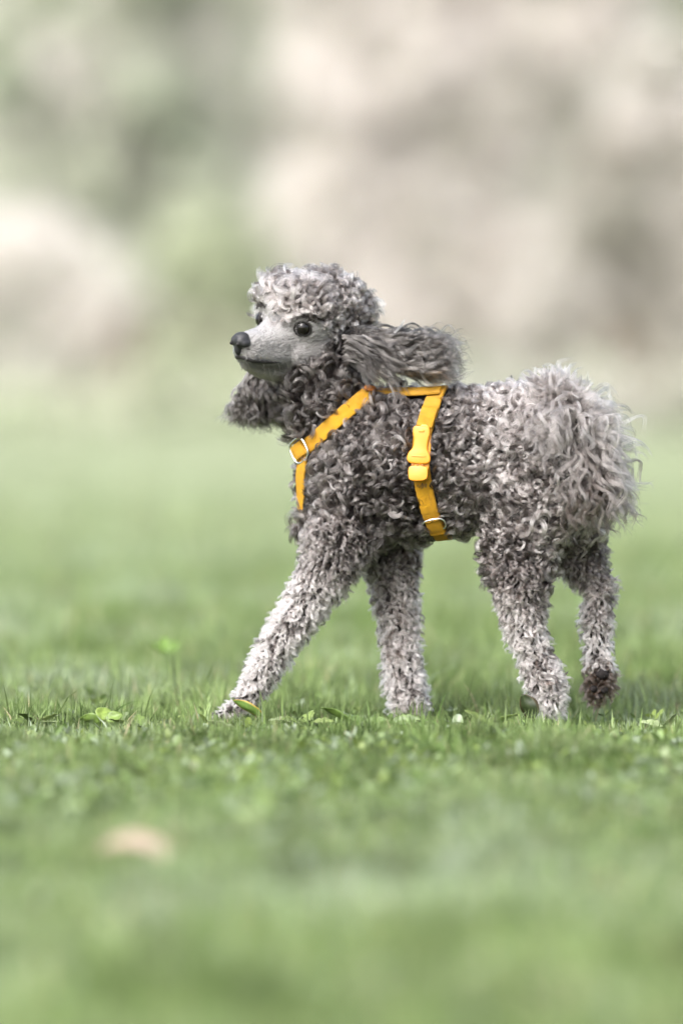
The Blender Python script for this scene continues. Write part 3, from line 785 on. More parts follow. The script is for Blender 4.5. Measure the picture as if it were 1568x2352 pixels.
earc = np.array([0.018, 0.015, 0.0135]); earl = np.array([0.135, 0.123, 0.115])
te = (earc + (earl - earc) * we[:, None]) * np.where(py_ < 775, 0.7, 1)[:, None] * np.clip(0.3 + (px_ - 800) / 90, 0.3, 1)[:, None]  # darkens towards the ear's root, the gap's shade put into the tint
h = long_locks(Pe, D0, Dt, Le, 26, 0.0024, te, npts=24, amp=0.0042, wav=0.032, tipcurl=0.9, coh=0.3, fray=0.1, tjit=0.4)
# falls hanging at the ear's root, their dark tint painting the gap's shade
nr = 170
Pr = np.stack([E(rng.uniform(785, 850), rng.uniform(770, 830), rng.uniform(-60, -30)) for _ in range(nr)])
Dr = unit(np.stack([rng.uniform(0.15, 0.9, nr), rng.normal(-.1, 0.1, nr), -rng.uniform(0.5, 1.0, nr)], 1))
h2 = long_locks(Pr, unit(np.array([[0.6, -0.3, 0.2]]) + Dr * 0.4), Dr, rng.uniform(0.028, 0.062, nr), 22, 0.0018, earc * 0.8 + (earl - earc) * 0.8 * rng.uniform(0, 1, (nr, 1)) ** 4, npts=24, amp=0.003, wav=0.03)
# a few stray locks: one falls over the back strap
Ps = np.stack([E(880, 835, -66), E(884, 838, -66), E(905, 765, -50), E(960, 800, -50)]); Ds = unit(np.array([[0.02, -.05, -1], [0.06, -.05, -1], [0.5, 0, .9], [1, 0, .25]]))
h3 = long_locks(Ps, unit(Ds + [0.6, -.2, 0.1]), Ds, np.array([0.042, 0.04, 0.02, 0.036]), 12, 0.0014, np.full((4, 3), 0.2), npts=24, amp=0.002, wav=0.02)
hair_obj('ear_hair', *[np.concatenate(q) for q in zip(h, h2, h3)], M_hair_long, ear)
# far ear, hanging below the chin
rows = [(E(590, 800, 95), E(640, 800, 95)), (E(572, 850, 100), E(632, 850, 105)), (E(562, 900, 98), E(628, 905, 105)), (E(562, 935, 96), E(620, 940, 104))]
ear2 = flap('ear', rows, 0.004, dog); ear2['label'] = 'far ear hanging below the chin'
ev, evn, et = mesh_arrays(ear2); Pe, Ne = sample(ev, evn, et, 5000, 0.0036); Ke = len(Pe)
py_ = 850 + (H - Pe[:, 2]) * PPM; px_ = Pe[:, 0] * PPM + 784
Dt = unit(np.stack([(px_ - 605) / 160 + rng.normal(-0.12, 0.14, Ke), rng.normal(0, 0.12, Ke), -np.ones(Ke)], 1))
D0 = unit(Dt + Ne * 0.5 + np.stack([(px_ - 600) / 60, np.zeros(Ke), np.zeros(Ke)], 1) * 0.8)
Le = np.clip((985 - py_) / PPM, 0.022, 0.085) * rng.uniform(.8, 1.05, Ke)
te = earc * 0.8 + (earl * 0.6 - earc * 0.8) * np.clip(rng.normal(.35, .2, Ke) + (600 - px_) / 150, 0, 1)[:, None]
hair_obj('ear_hair', *long_locks(Pe, D0, Dt, Le, 24, 0.0022, te, npts=20, amp=0.0042, wav=0.028, tipcurl=1.0, coh=0.3, fray=0.15), M_hair_long, ear2)

# ------------------------------------------------------------ tail plume
P, N = sample(bv, bn, bt, 400000, 0.0033)
R, T, CI = classify(P)
px_ = P[:, 0] * PPM + 784
mt = (R == 6) & (px_ > 1236); P, N, T, px_ = P[mt], N[mt], T[mt], px_[mt]; Kt = len(P)
py_ = 850 + (H - P[:, 2]) * PPM
cx, cyy = 1352, 1025
rad_d = np.stack([px_ - 1330, np.zeros(Kt), -(py_ - 985)], 1); rad_d = unit(rad_d)
Nn_ = unit(N * 1.0 + rad_d * 0.5 + rng.normal(size=(Kt, 3)) * 0.25)
Dt = unit(rad_d * 0.30 + np.array([0.12, -0.05, -0.95]) + N * 0.25 + rng.normal(size=(Kt, 3)) * 0.28)
topm = py_ < 925
Dt[topm] = unit(Nn_[topm] * 0.7 + np.stack([(px_[topm] - 1270) / 90, np.zeros(topm.sum()), np.zeros(topm.sum()) - 0.1], 1))
Lt = np.where(topm, rng.uniform(0.022, 0.036, Kt), rng.uniform(0.042, 0.080, Kt))
Lt = Lt * np.where(px_ < 1285, 0.72, 1.0)
Lt = Lt * (1 - 0.45 * np.clip(N[:, 2], 0, 1) * (px_ > 1290))
Lt = np.minimum(Lt * 1.12, np.clip((1235 - py_) / PPM, 0.045, 1)) 
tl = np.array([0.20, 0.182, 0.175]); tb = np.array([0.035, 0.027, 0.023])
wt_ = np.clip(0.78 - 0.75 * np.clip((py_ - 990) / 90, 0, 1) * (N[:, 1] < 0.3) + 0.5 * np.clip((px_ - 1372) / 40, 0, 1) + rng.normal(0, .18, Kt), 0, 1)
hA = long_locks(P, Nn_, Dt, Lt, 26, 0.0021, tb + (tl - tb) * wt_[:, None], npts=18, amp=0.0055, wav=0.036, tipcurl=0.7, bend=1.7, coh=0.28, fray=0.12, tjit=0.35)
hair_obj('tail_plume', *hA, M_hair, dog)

# ---- pads of the lifted paw
for (x, y, d, rx, ry) in ((1384, 1548, 28, 17, 15), (1362, 1582, 30, 10, 10), (1388, 1585, 28, 10, 11), (1374, 1600, 30, 11, 9)):
    dd = ax(x) + d
    mesh_obj('paw_pad', IV * (1 + 0.12 * np.sin(IV[:, :1] * 5 + IV[:, 2:] * 4)) * np.array([rx * 0.9, 8, ry * 0.8]) / PPM + np.array(W(x, y, dd + 5)), IF, M_pad, dog)

# ------------------------------------------------------------ harness
har = empty('dog_harness', tuple(W(950, 1060)[:2]) + (W(950, 1060)[2],))
har.location = W(950, 1060, -100)
tag(har, 'bright yellow webbing harness worn round the chest and belly of the poodle', 'harness')
def strap(name, PN, w, t, parent, closed=False, wob=0.0):
    Pp, Nn = PN; n = len(Pp)
    T = unit(np.gradient(Pp, axis=0)) if not closed else unit(np.roll(Pp[:-1], -1, 0) - np.roll(Pp[:-1], 1, 0))
    if closed: Pp, Nn = Pp[:-1], Nn[:-1]; n = len(Pp)
    Sd = unit(np.cross(T, Nn)); Nn = unit(np.cross(Sd, T))
    prof = [(-1, -.5), (-.96, .25), (-.9, .5), (-.45, .62), (0, .5), (.45, .62), (.9, .5), (.96, .25), (1, -.5), (0, -.6)]
    m = len(prof); V = []; 
    s = np.concatenate([[0], np.cumsum(np.linalg.norm(np.diff(Pp, axis=0), axis=1))])
    for i in range(n):
        wv = 1 + 0.035 * math.sin(s[i] * 900) * (1 if i % 2 else .6)
        for a, b in prof: V.append(Pp[i] + Sd[i] * a * w / 2 * wv + Nn[i] * b * t + Nn[i] * wob * math.sin(s[i] * 180))
    F = []; U = []
    for i in range(n if closed else n - 1):
        i2 = (i + 1) % n
        for j in range(m):
            j2 = (j + 1) % m
            F.append((i * m + j, i2 * m + j, i2 * m + j2, i * m + j2))
            us = s[i]; ue = s[i2] if i2 > i else s[i] + 0.002
            vv = j * w / 8; vv2 = (j + 1) * w / 8
            U += [us, vv, ue, vv, ue, vv2, us, vv2]
    if not closed:
        F.append(tuple(range(m))[::-1]); F.append(tuple((n - 1) * m + j for j in range(m))); U += [0, 0] * (2 * m)
    ob = mesh_obj(name, V, F, M_web, parent)
    uvl = ob.data.uv_layers.new(name='UVMap'); uvl.data.foreach_set('uv', np.array(U, np.float32))
    return ob
strap('chest_strap', chest_near, 0.0172, 0.0018, har)
strap('chest_strap', chest_far, 0.0172, 0.0018, har)
strap('belly_strap', chest_low, 0.0172, 0.0018, har)
strap('girth_strap', girth, 0.0195, 0.0019, har, closed=True)
strap('back_strap', back, 0.0175, 0.0022, har)

def frame_at(PN, i):
    Pp, Nn = PN; T = unit(Pp[min(i + 2, len(Pp) - 1)] - Pp[max(i - 2, 0)]); n = Nn[i]; n = unit(n - T * (n @ T)); return Pp[i], T, n, np.cross(T, n)
def nearest_i(PN, px, py):
    q = np.array(W(px, py, -100)); d = (PN[0][:, 0] - q[0]) ** 2 + (PN[0][:, 2] - q[2]) ** 2 + 1e3 * (PN[0][:, 1] > 0.03)
    return int(d.argmin())

def plate(name, outline, fr, zo, th, mat, parent, bevel=0.0012):
    """outline in metres (along the strap, across), pushed out along the normal."""
    P0, T, n, Sd = fr; k = len(outline)
    V = [P0 + T * a + Sd * b + n * zo for a, b in outline] + [P0 + T * a + Sd * b + n * (zo + th) for a, b in outline]
    F = [tuple(range(k)), tuple(range(2 * k - 1, k - 1, -1))] + [(i + k, (i + 1) % k + k, (i + 1) % k, i) for i in range(k)]
    ob = mesh_obj(name, V, F, mat, parent, smooth=True)
    b = ob.modifiers.new('bevel', 'BEVEL'); b.width = bevel; b.segments = 3; b.limit_method = 'ANGLE'
    return ob
def smooth_outline(pts, it=2):
    p = np.array(pts, float)
    for _ in range(it):
        q = np.roll(p, -1, 0); p = np.stack([0.78 * p + 0.22 * q, 0.22 * p + 0.78 * q], 1).reshape(-1, 2)
    return p
# the side release buckle on the girth strap
i = nearest_i(girth, 966, 1026); fr = frame_at(girth, i); c = fr[0]
U_ = 1 / PPM
def into(pts): return [(a * U_, b * U_) for a, b in pts]
side = 1 if (fr[3] @ np.array([1, 0, 0])) > 0 else -1
tdn = 1 if fr[1][2] < 0 else -1
def shp(pts): return smooth_outline([(tdn * a * U_, side * b * U_) for a, b in pts][::(1 if side * tdn > 0 else -1)])
big = [(-46, -17), (-44, 17), (-30, 22), (-12, 18), (8, 17), (20, 24), (34, 27), (43, 20), (43, -22), (32, -29), (18, -26), (6, -16), (-14, -15), (-30, -20)]
bk = plate('buckle', shp(big), fr, 0.0022, 0.0050, M_plastic, har, 0.0016)
plate('buckle_back', shp([(-50, -14), (-50, 24), (78, 24), (78, -14)]), fr, 0.0006, 0.0026, M_plastic, bk)
plate('clip', shp([(47, -22), (47, 20), (62, 23), (80, 21), (83, -19), (64, -23)]), fr, 0.0022, 0.0044, M_plastic, har, 0.0014)
plate('buckle_tongue', shp([(40, -12), (40, 12), (50, 12), (50, -12)]), fr, 0.0028, 0.0022, M_plastic, bk, 0.0005)
plate('buckle_ridge', shp([(-36, -6), (-36, 8), (-30, 8), (-30, -6)]), (fr[0] + fr[2] * 0.0070, fr[1], fr[2], fr[3]), 0, 0.0009, M_plastic, bk, 0.0003)
plate('buckle_ridge', shp([(24, -18), (24, 16), (27, 16), (27, -18)]), (fr[0] + fr[2] * 0.0070, fr[1], fr[2], fr[3]), 0, 0.0008, M_plastic, bk, 0.0003)
for q in (-14, -3, 8):
    plate('prong', shp([(38, q - 3), (38, q + 3), (50, q + 3), (50, q - 3)]), (fr[0] + fr[2] * 0.0046, fr[1], fr[2], fr[3]), 0, 0.0014, M_leather, bk, 0.0002)
# webbing folded over the top of the buckle
def strap_piece(name, PN, i0, i1, w, t, lift):
    return strap(name, (PN[0][i0:i1] + PN[1][i0:i1] * lift, PN[1][i0:i1]), w, t, har)
it_ = nearest_i(girth, 982, 975); ib = nearest_i(girth, 990, 940)
strap_piece('keeper_loop', girth, min(it_, ib), max(it_, ib) + 2, 0.0185, 0.0028, 0.0024)
def square_ring(name, fr, a, b, r, zo, mat, parent):
    P0, T, n, Sd = fr
    pts = smooth_outline([(-a, -b), (a, -b), (a, b), (-a, b)], 3)
    V, F = [], []; k = len(pts); m = 8
    c = [P0 + T * p[0] + Sd * p[1] + n * zo for p in pts]
    for i in range(k):
        t = unit(c[(i + 1) % k] - c[i - 1]); s2 = np.cross(t, n)
        for j in range(m):
            q = 2 * math.pi * j / m; V.append(c[i] + s2 * r * math.cos(q) + n * r * math.sin(q))
    for i in range(k):
        for j in range(m): F.append((i * m + j, ((i + 1) % k) * m + j, ((i + 1) % k) * m + (j + 1) % m, i * m + (j + 1) % m))
    return mesh_obj(name, V, F, mat, parent)
# lower adjuster on the girth strap
i = nearest_i(girth, 1001, 1203); fr = frame_at(girth, i)
square_ring('adjuster_ring', fr, 0.0085, 0.0125, 0.0012, 0.0032, M_metal, har)
strap_piece('strap_loop', girth, i - 2, i + 5, 0.0175, 0.0036, 0.0028)
# ring on the chest with the folded strap end
i = len(chest_near[0]) - 3; fr = frame_at(chest_near, i)
fr = (fr[0] + fr[1] * 0.009, fr[1], fr[2], fr[3])
rg = square_ring('chest_ring', fr, 0.0125, 0.0128, 0.0015, 0.0052, M_metal, har)
g = [fr[0] + fr[1] * t + fr[2] * (0.0035 + 0.0035 * math.cos(t / 0.0105 * 1.35)) for t in np.linspace(-0.0085, 0.0105, 12)]
strap('strap_loop', (np.array(g), np.repeat(fr[2][None], 12, 0)), 0.0172, 0.0026, har)
# leather tab at the withers
P0 = np.array(W(852, 892, -30)); p, n, _, _ = bvh.find_nearest(Vector(P0)); fr = (np.array(p) + np.array(n) * 0.012, unit(np.array([0.8, 0.0, -0.25])), unit(np.array([0.1, -0.85, 0.5])), None)
fr = (fr[0], fr[1], fr[2], np.cross(fr[1], fr[2]))
plate('leather_tab', smooth_outline(into([(-16, -6), (12, -8), (12, 6), (-16, 9)])), fr, 0, 0.003, M_leather, har)

# ------------------------------------------------------------ lawn: grass blades
def blades(name, x, y, h, w, lean, tints, mat=M_blade, segs=3, kind='stuff', heading=None, label=None):
    n = len(x); az = rng.uniform(0, 2 * np.pi, n) if heading is None else heading
    la = np.abs(rng.normal(0, 1, n)) * lean; laz = rng.uniform(0, 2 * np.pi, n)
    s = np.linspace(0, 1, segs + 1)
    z0 = ground_z(x, y) - 0.003
    L_ = np.stack([np.cos(laz), np.sin(laz)], 1); Wd = np.stack([np.cos(az), np.sin(az)], 1)
    V = np.zeros((n, segs * 2 + 1, 3), np.float32)
    for k in range(segs + 1):
        t = s[k]; out = (la * h)[:, None] * t ** 1.7 * L_; zz = z0 + h * (t - 0.32 * np.minimum(la, 1.4) * t ** 2.2)
        wk = w * (1 - t ** 1.6) * (0.75 + 0.5 * t)
        if k < segs:
            V[:, 2 * k, :2] = np.stack([x, y], 1) + out - Wd * wk[:, None] / 2; V[:, 2 * k + 1, :2] = np.stack([x, y], 1) + out + Wd * wk[:, None] / 2
            V[:, 2 * k, 2] = zz; V[:, 2 * k + 1, 2] = zz
        else:
            V[:, 2 * k, :2] = np.stack([x, y], 1) + out; V[:, 2 * k, 2] = zz
    m = segs * 2 + 1; b = (np.arange(n) * m)[:, None]
    tri = []
    for k in range(segs - 1):
        tri += [b + [2 * k, 2 * k + 1, 2 * k + 3], b + [2 * k, 2 * k + 3, 2 * k + 2]]
    tri.append(b + [2 * segs - 2, 2 * segs - 1, 2 * segs])
    F = np.concatenate(tri, 0)
    return V.reshape(-1, 3), F, np.repeat(tints, m, 0)

GT = np.array([(0.155, 0.215, 0.065), (0.20, 0.26, 0.095), (0.26, 0.32, 0.17), (0.11, 0.165, 0.045), (0.31, 0.36, 0.235), (0.32, 0.31, 0.14)])
def grass_tint(x, y, n):
    p = vnoise(x + 3, y + 9, 0.12) * 0.5 + vnoise(x, y, 0.5) * 0.5 + rng.normal(0, 0.16, n)
    idx = np.clip((p * 6).astype(int), 0, 5); order = np.array([3, 0, 1, 1, 2, 4]); t = GT[order[idx]]
    dry = rng.random(n) < 0.03; t = np.where(dry[:, None], np.array([0.42, 0.36, 0.2]), t)
    t = t * np.array([1.04, 1.08, 1.2]) * rng.uniform(0.6, 1.3, (n, 1))
    t = t * (0.62 + 0.76 * vnoise(x * 1.4 + 11, y * 0.8 + 2, 0.055))[:, None]
    far = np.clip((y - 2) / 14, 0, 0.8)[:, None]              # haze painted into the blades: they pale with distance
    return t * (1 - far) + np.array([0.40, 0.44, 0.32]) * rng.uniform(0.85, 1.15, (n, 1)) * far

def field(n, d0, d1, half0, half1):
    d = np.sqrt(rng.uniform(d0 ** 2, d1 ** 2, n)) if d1 > 6.5 else rng.uniform(d0, d1, n)
    hw = half0 + (half1 - half0) * (d - d0) / (d1 - d0)
    return rng.uniform(-1, 1, n) * hw, d - D
parts = []
def add_grass(n, d0, d1, h0, h1, hmin, hmax, w, lean):
    x, y = field(n, d0, d1, h0, h1)
    clump = vnoise(x, y, 0.07)
    k = rng.random(n) < 0.35 + 0.9 * clump; x, y = x[k], y[k]; clump = clump[k]; n = len(x)
    h = rng.uniform(hmin, hmax, n) * (0.6 + 0.7 * clump) * np.where(rng.random(n) < 0.04, 1.5, 1)
    h *= 0.7 + 0.6 * vnoise(x + 31, y + 17, 0.06)
    near_feet = np.exp(-((y + 0.10) / 0.16) ** 2); h *= 1 - 0.36 * near_feet
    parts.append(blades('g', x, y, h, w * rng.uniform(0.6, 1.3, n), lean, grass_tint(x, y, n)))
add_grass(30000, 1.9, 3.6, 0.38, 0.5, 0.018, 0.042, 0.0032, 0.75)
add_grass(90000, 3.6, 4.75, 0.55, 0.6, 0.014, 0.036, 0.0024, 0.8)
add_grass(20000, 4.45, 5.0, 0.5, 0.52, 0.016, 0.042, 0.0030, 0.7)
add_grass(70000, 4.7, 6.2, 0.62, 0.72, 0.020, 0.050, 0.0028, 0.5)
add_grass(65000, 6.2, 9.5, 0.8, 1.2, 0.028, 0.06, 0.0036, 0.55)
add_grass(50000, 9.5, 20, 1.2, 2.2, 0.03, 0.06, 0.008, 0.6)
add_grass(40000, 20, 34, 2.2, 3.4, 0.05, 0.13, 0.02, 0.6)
V_, F_, T_ = [], [], []; o = 0
for v, f, t in parts: V_.append(v); F_.append(f + o); T_.append(t); o += len(v)
g = mesh_obj('lawn_grass', np.concatenate(V_), np.concatenate(F_), M_blade, smooth=True, attrs={'tint': np.concatenate(T_)})
tag(g, 'short green grass blades of the lawn', 'grass', kind='stuff')

# (clover follows)
# ---- clover and small round leaves between the grass
def leaflets(x, y, z, az, tilt, roll, ln, wd, tints, fold=0.25):
    """one pointed-oval leaflet each: 3 rows across a folded midrib"""
    n = len(x); prof = [(0.0, 0.12), (0.3, 0.85), (0.62, 1.0), (0.88, 0.62), (1.0, 0.0)]
    f = np.stack([np.cos(az) * np.cos(tilt), np.sin(az) * np.cos(tilt), np.sin(tilt)], 1); s0 = np.stack([-np.sin(az), np.cos(az), np.zeros(n)], 1)
    up = np.cross(f, s0); s1 = s0 * np.cos(roll)[:, None] + up * np.sin(roll)[:, None]; up = np.cross(f, s1)
    P0 = np.stack([x, y, z], 1); V = np.zeros((n, 15, 3), np.float32)
    for i, (a, b) in enumerate(prof):
        c = P0 + f * (ln * a)[:, None] - up * (ln * 0.16 * a * a)[:, None] * -1
        for j, sg in enumerate((-1, 0, 1)):
            V[:, i * 3 + j] = c + s1 * (sg * wd / 2 * b)[:, None] + up * (abs(sg) * fold * wd * b / 2)[:, None]
    base_ = (np.arange(n) * 15)[:, None]; q = []
    for i in range(4):
        for j in range(2): q.append(base_ + [i * 3 + j, i * 3 + j + 1, i * 3 + j + 4, i * 3 + j + 3])
    return V.reshape(-1, 3), np.concatenate(q, 0), np.repeat(tints, 15, 0)
def clovers(n, d0, d1, hw):
    d = rng.uniform(d0, d1, n); x = rng.uniform(-hw, hw, n); y = d - D
    k = rng.random(n) < 0.25 + 1.1 * vnoise(x + 20, y + 5, 0.16); x, y = x[k], y[k]; n = len(x)
    z = ground_z(x, y) + rng.uniform(0.005, 0.021, n) * (1 - 0.5 * np.exp(-((y + 0.08) / 0.12) ** 2))
    ct = np.array([(0.07, 0.12, 0.03), (0.13, 0.20, 0.06), (0.18, 0.25, 0.11), (0.15, 0.21, 0.05), (0.24, 0.30, 0.2)])
    t = ct[rng.integers(0, 5, n)] * np.array([1.15, 1.12, 1.2]) * rng.uniform(0.75, 1.25, (n, 1)); sz = rng.uniform(0.006, 0.012, n) * np.where(rng.random(n) < 0.25, 1.3, 1); asp = rng.uniform(0.35, 0.8, n); a0 = rng.uniform(0, 6.28, n)
    out = []
    for k in range(3):
        out.append(leaflets(x, y, z, a0 + k * 2.094 + rng.normal(0, .15, n), rng.normal(0.3, 0.45, n), rng.normal(0, 0.35, n), sz * rng.uniform(0.7, 1.2, n), sz * asp, t))
    # stalks
    st = blades('s', x, y, z - ground_z(x, y) + 0.003, np.full(n, 0.0012), 0.05, t * 0.9)
    return out, st
leafp = []; stalkp = []
for a in ((2.3, 3.9, 0.45, 900), (3.9, 5.05, 0.55, 4200), (5.05, 6.8, 0.65, 700)):
    o_, s_ = clovers(a[3], a[0], a[1], a[2]); leafp += o_; stalkp.append(s_)
def join(parts):
    V, F, T = [], [], []; o = 0
    for v, f, t in parts: V.append(v); F.append(f + o); T.append(t); o += len(v)
    return np.concatenate(V), np.concatenate(F), np.concatenate(T)
v, f, t = join(leafp); cv = mesh_obj('clover', v, f, M_clover, attrs={'tint': t}); tag(cv, 'low clover leaves growing through the lawn', 'clover', kind='stuff')
v, f, t = join(stalkp); mesh_obj('clover_stalks', v, f, M_clover, cv, attrs={'tint': t}, keep_world=False)['kind'] = 'stuff'

# ---- single broad leaves that stand out
def broad_leaf(px, py, d, ln, wd, az, tilt, roll, col, edge=None, bend=0.3, jag=0.0, seg=10):
    """base at the picture place (px, py), d units behind the dog's plane; a fully shaped blade with midrib, waves and a stalk."""
    b = np.array(W(px, py, d)); ln /= PPM; wd /= PPM
    f = np.array([math.cos(az) * math.cos(tilt), math.sin(az) * math.cos(tilt), math.sin(tilt)]); s = np.array([-math.sin(az), math.cos(az), 0]); up = np.cross(f, s)
    s = s * math.cos(roll) + up * math.sin(roll); up = np.cross(f, s)
    V, T, F = [], [], []; cols = 7
    for i in range(seg + 1):
        t = i / seg; w_ = math.sin(math.pi * min(1, t ** 0.8)) ** 0.75 * wd / 2 + 0.0006 if i < seg else 0.0003
        if jag: w_ *= 1 + jag * math.sin(t * 22)
        c = b + f * ln * t - np.array([0, 0, 1]) * ln * bend * t * t
        for j in range(cols):
            q = (j / (cols - 1) - .5) * 2
            V.append(c + s * q * w_ + up * (0.28 * abs(q) * w_ + 0.10 * w_ * math.sin(t * 9 + q * 2)))
            cc = np.array(col) * (1.25 if abs(q) < 0.1 else 1) * (1 + 0.12 * math.sin(t * 17 + q * 5))
            if edge is not None and abs(q) > 0.75: cc = np.array(edge)
            T.append(cc)
    n0 = len(V)
    for i in range(seg):
        for j in range(cols - 1): F.append((i * cols + j, i * cols + j + 1, (i + 1) * cols + j + 1, (i + 1) * cols + j))
    return V, F, T
def leaf_thing(name, label, cat, specs, stalk=True, group=None):
    b = np.array(W(specs[0][0], specs[0][1], specs[0][2])); root = empty(name, (b[0], b[1], float(ground_z(b[0], b[1])))); tag(root, label, cat, group)
    for sp in specs:
        V, F, T = broad_leaf(*sp[:9], **(sp[9] if len(sp) > 9 else {}))
        ob = mesh_obj('leaf', V, F, M_clover, root, attrs={'tint': np.array(T)})
        so = ob.modifiers.new('thick', 'SOLIDIFY'); so.thickness = 0.0004
        p0 = np.array(W(sp[0], sp[1], sp[2])); g = np.array([p0[0] - 0.004, p0[1], float(ground_z(p0[0], p0[1])) - 0.004])
        v, f = tube([g, (g + p0) / 2 + [0.001, 0, 0], p0], [0.0010, 0.0009, 0.0007], 6)
        mesh_obj('stalk', v, f, M_clover, ob, attrs={'tint': np.tile(np.array(sp[8]) * 1.2, (len(v), 1))})
    return root
R_ = math.radians
leaf_thing('broad_leaf', 'upright dark green oval leaf leaning on the standing hind paw', 'leaf',
           [(1226, 1650, -150, 62, 44, R_(165), R_(62), R_(80), (0.028, 0.042, 0.016), dict(edge=(0.06, 0.04, 0.02), bend=0.0))])
leaf_thing('broad_leaf', 'leaf with a yellow orange edge in front of the reaching forepaw', 'leaf',
           [(602, 1645, -170, 78, 26, R_(170), R_(30), R_(60), (0.13, 0.22, 0.05), dict(edge=(0.42, 0.26, 0.03), bend=0.05))])
leaf_thing('broad_leaf_weed', 'wide rosette of pointed leaves at the foot of the standing foreleg', 'plant',
           [(820, 1672, -160, 100, 40, R_(165), R_(32), R_(30), (0.11, 0.18, 0.04), dict(bend=.1)), (815, 1680, -170, 85, 36, R_(200), R_(15), R_(-20), (0.15, 0.22, 0.06)), (830, 1675, -170, 95, 42, R_(20), R_(20), R_(40), (0.2, 0.29, 0.12)),
            (835, 1680, -185, 90, 38, R_(-20), R_(10), R_(20), (0.17, 0.26, 0.08)), (825, 1690, -200, 80, 38, R_(-80), R_(5), R_(10), (0.13, 0.2, 0.05)), (820, 1670, -140, 80, 32, R_(100), R_(35), R_(10), (0.12, 0.2, 0.05))])
leaf_thing('broad_leaf_weed', 'pair of pale flat leaves right beside the standing forepaw', 'plant',
           [(900, 1660, -140, 70, 26, R_(-10), R_(15), R_(50), (0.15, 0.21, 0.09), dict(bend=.15, jag=.15)), (905, 1668, -150, 70, 30, R_(200), R_(10), R_(40), (0.16, 0.25, 0.08)), (960, 1668, -120, 60, 26, R_(15), R_(12), R_(40), (0.12, 0.2, 0.06))])
leaf_thing('broad_leaf_weed', 'low weed with a broad dark leaf below the lifted hind paw', 'plant',
           [(1420, 1700, -260, 90, 34, R_(170), R_(16), R_(50), (0.10, 0.16, 0.04)), (1425, 1702, -260, 70, 30, R_(10), R_(16), R_(30), (0.15, 0.22, 0.06)), (1420, 1705, -270, 60, 30, R_(-70), R_(8), R_(0), (0.18, 0.26, 0.08))])
leaf_thing('broad_leaf_weed', 'small weed of upright rounded leaves in the grass at the left', 'plant',
           [(235, 1655, -150, 52, 36, R_(80), R_(55), R_(20), (0.19, 0.27, 0.06)), (245, 1658, -150, 48, 30, R_(10), R_(40), R_(50), (0.16, 0.24, 0.06)), (228, 1660, -150, 50, 30, R_(170), R_(30), R_(60), (0.14, 0.22, 0.05))])
leaf_thing('broad_leaf_weed', 'blurred upright leaf tuft in the grass behind and left of the dog', 'plant',
           [(380, 1500, 1300, 60, 28, R_(95), R_(70), R_(0), (0.12, 0.22, 0.03)), (390, 1500, 1300, 50, 22, R_(40), R_(55), R_(30), (0.14, 0.24, 0.05)), (370, 1500, 1300, 50, 22, R_(150), R_(50), R_(60), (0.13, 0.22, 0.05))])
WEEDS = ((80, 1690, 'flat jagged weed in the grass near the left edge'), (330, 1700, 'jagged weed a hand in front and left of the reaching forepaw'), (560, 1712, 'jagged weed right in front of the reaching forepaw'),
         (700, 1690, 'jagged weed between the two forepaws'), (1030, 1712, 'jagged weed in front of the gap under the belly'), (1130, 1690, 'jagged weed left of the standing hind paw'), (1330, 1725, 'jagged weed in front of the hind paws'), (1530, 1700, 'jagged weed at the right edge of the lawn'))
for (px, py, lab) in WEEDS:
    sp = []
    for k in range(6):
        a = k * 1.05 + rng.uniform(-.4, .4); dd_ = -(py - 1672) * 5.2 - 60
        c = np.array(GT[rng.integers(0, 4)]) * rng.uniform(0.7, 1.1)
        sp.append((px + 6 * math.cos(a), py - 22 + (py - 1672) * 0.0, dd_, rng.uniform(55, 95), rng.uniform(17, 30), a, R_(rng.uniform(8, 42)), R_(rng.uniform(-30, 40)), tuple(c), dict(bend=rng.uniform(.05, .35), jag=0.28)))
    leaf_thing('dandelion_weed', lab, 'weed', sp, group='jagged weeds in the sharp strip of the lawn')
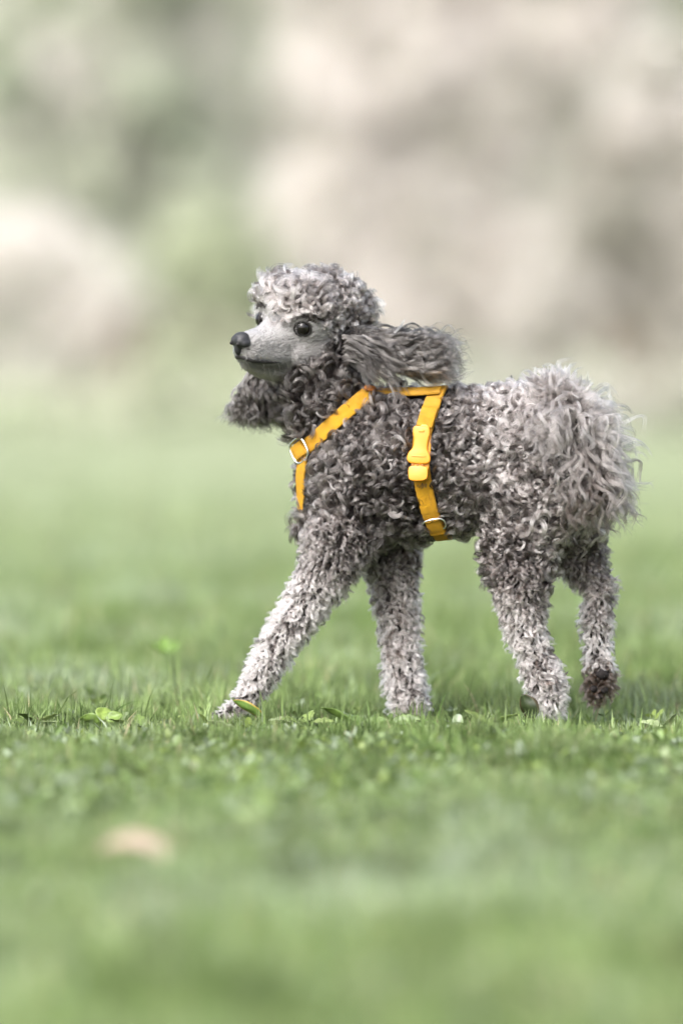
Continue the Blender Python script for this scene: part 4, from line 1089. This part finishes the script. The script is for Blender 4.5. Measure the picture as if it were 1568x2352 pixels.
# a dry curled leaf lying in the foreground, far out of focus
yd = -1.36; dd = yd * PPM
def fg(px, py): return np.array(W(px, py, dd))
pts = [fg(215, 1962), fg(262, 1934), fg(312, 1926), fg(356, 1940), fg(390, 1968), fg(405, 2000)]
V, F = [], []
for i, p in enumerate(pts):
    w_ = [0.002, 0.005, 0.006, 0.008, 0.010, 0.004][i]
    for q in (-1, -.5, 0, .5, 1): V.append(p + np.array([0, 0.5 * q * w_, 0.9 * q * w_ + 0.0]) + np.array([0.0, -abs(q) * w_ * .4, 0]))
for i in range(5):
    for j in range(4): F.append((i * 5 + j, i * 5 + j + 1, i * 5 + j + 6, i * 5 + j + 5))
dl = mesh_obj('dry_leaf', V, F, M_petal, attrs={'tint': np.tile([0.56, 0.45, 0.38], (len(V), 1))})
dl.modifiers.new('thick', 'SOLIDIFY').thickness = 0.0006
tag(dl, 'pale pinkish dry curled leaf lying in the blurred foreground grass', 'leaf')
# a few long blades that rise above the rest
for (px, py, d, h, ln, az, lab) in ((235, 1628, -60, 0.052, 1.15, 0, 'tall thin blade bending right above the grass on the left'), (505, 1640, 20, 0.034, 1.6, math.pi, 'looping grass blade just behind the reaching forepaw'),
                                    (1120, 1640, 10, 0.036, 1.9, math.pi, 'long arching blade between the forepaw and the hind paw'), (1000, 1650, -40, 0.045, 0.35, 0.2, 'upright blade right of the standing forepaw')):
    b = np.array(W(px, py, d)); b[2] = float(ground_z(b[0], b[1])) - 0.002
    n = 9; V, F = [], []
    for i in range(n):
        t = i / (n - 1); c = b + np.array([math.cos(az) * ln * h * 0.8 * t ** 1.5, 0, h * (t * 1.25 - 0.45 * min(ln, 1.3) * t ** 3)])
        w_ = 0.0016 * (1 - t ** 2) + 0.0001
        V += [c + [0, -w_ * .4, w_ * .5] - np.array([w_ * .6, 0, 0]), c + [0, 0.0003, 0], c + [0, w_ * .4, -w_ * .1] + np.array([w_ * .6, 0, 0])]
    for i in range(n - 1):
        for j in range(2): F.append((i * 3 + j, i * 3 + j + 1, i * 3 + j + 4, i * 3 + j + 3))
    gb_ = mesh_obj('grass_blade', V, F, M_blade, attrs={'tint': np.tile([0.16, 0.26, 0.08], (len(V), 1))})
    tag(gb_, lab, 'grass blade')
print('locks', K, 'hair', sum(len(c.points) for c in bpy.data.hair_curves))
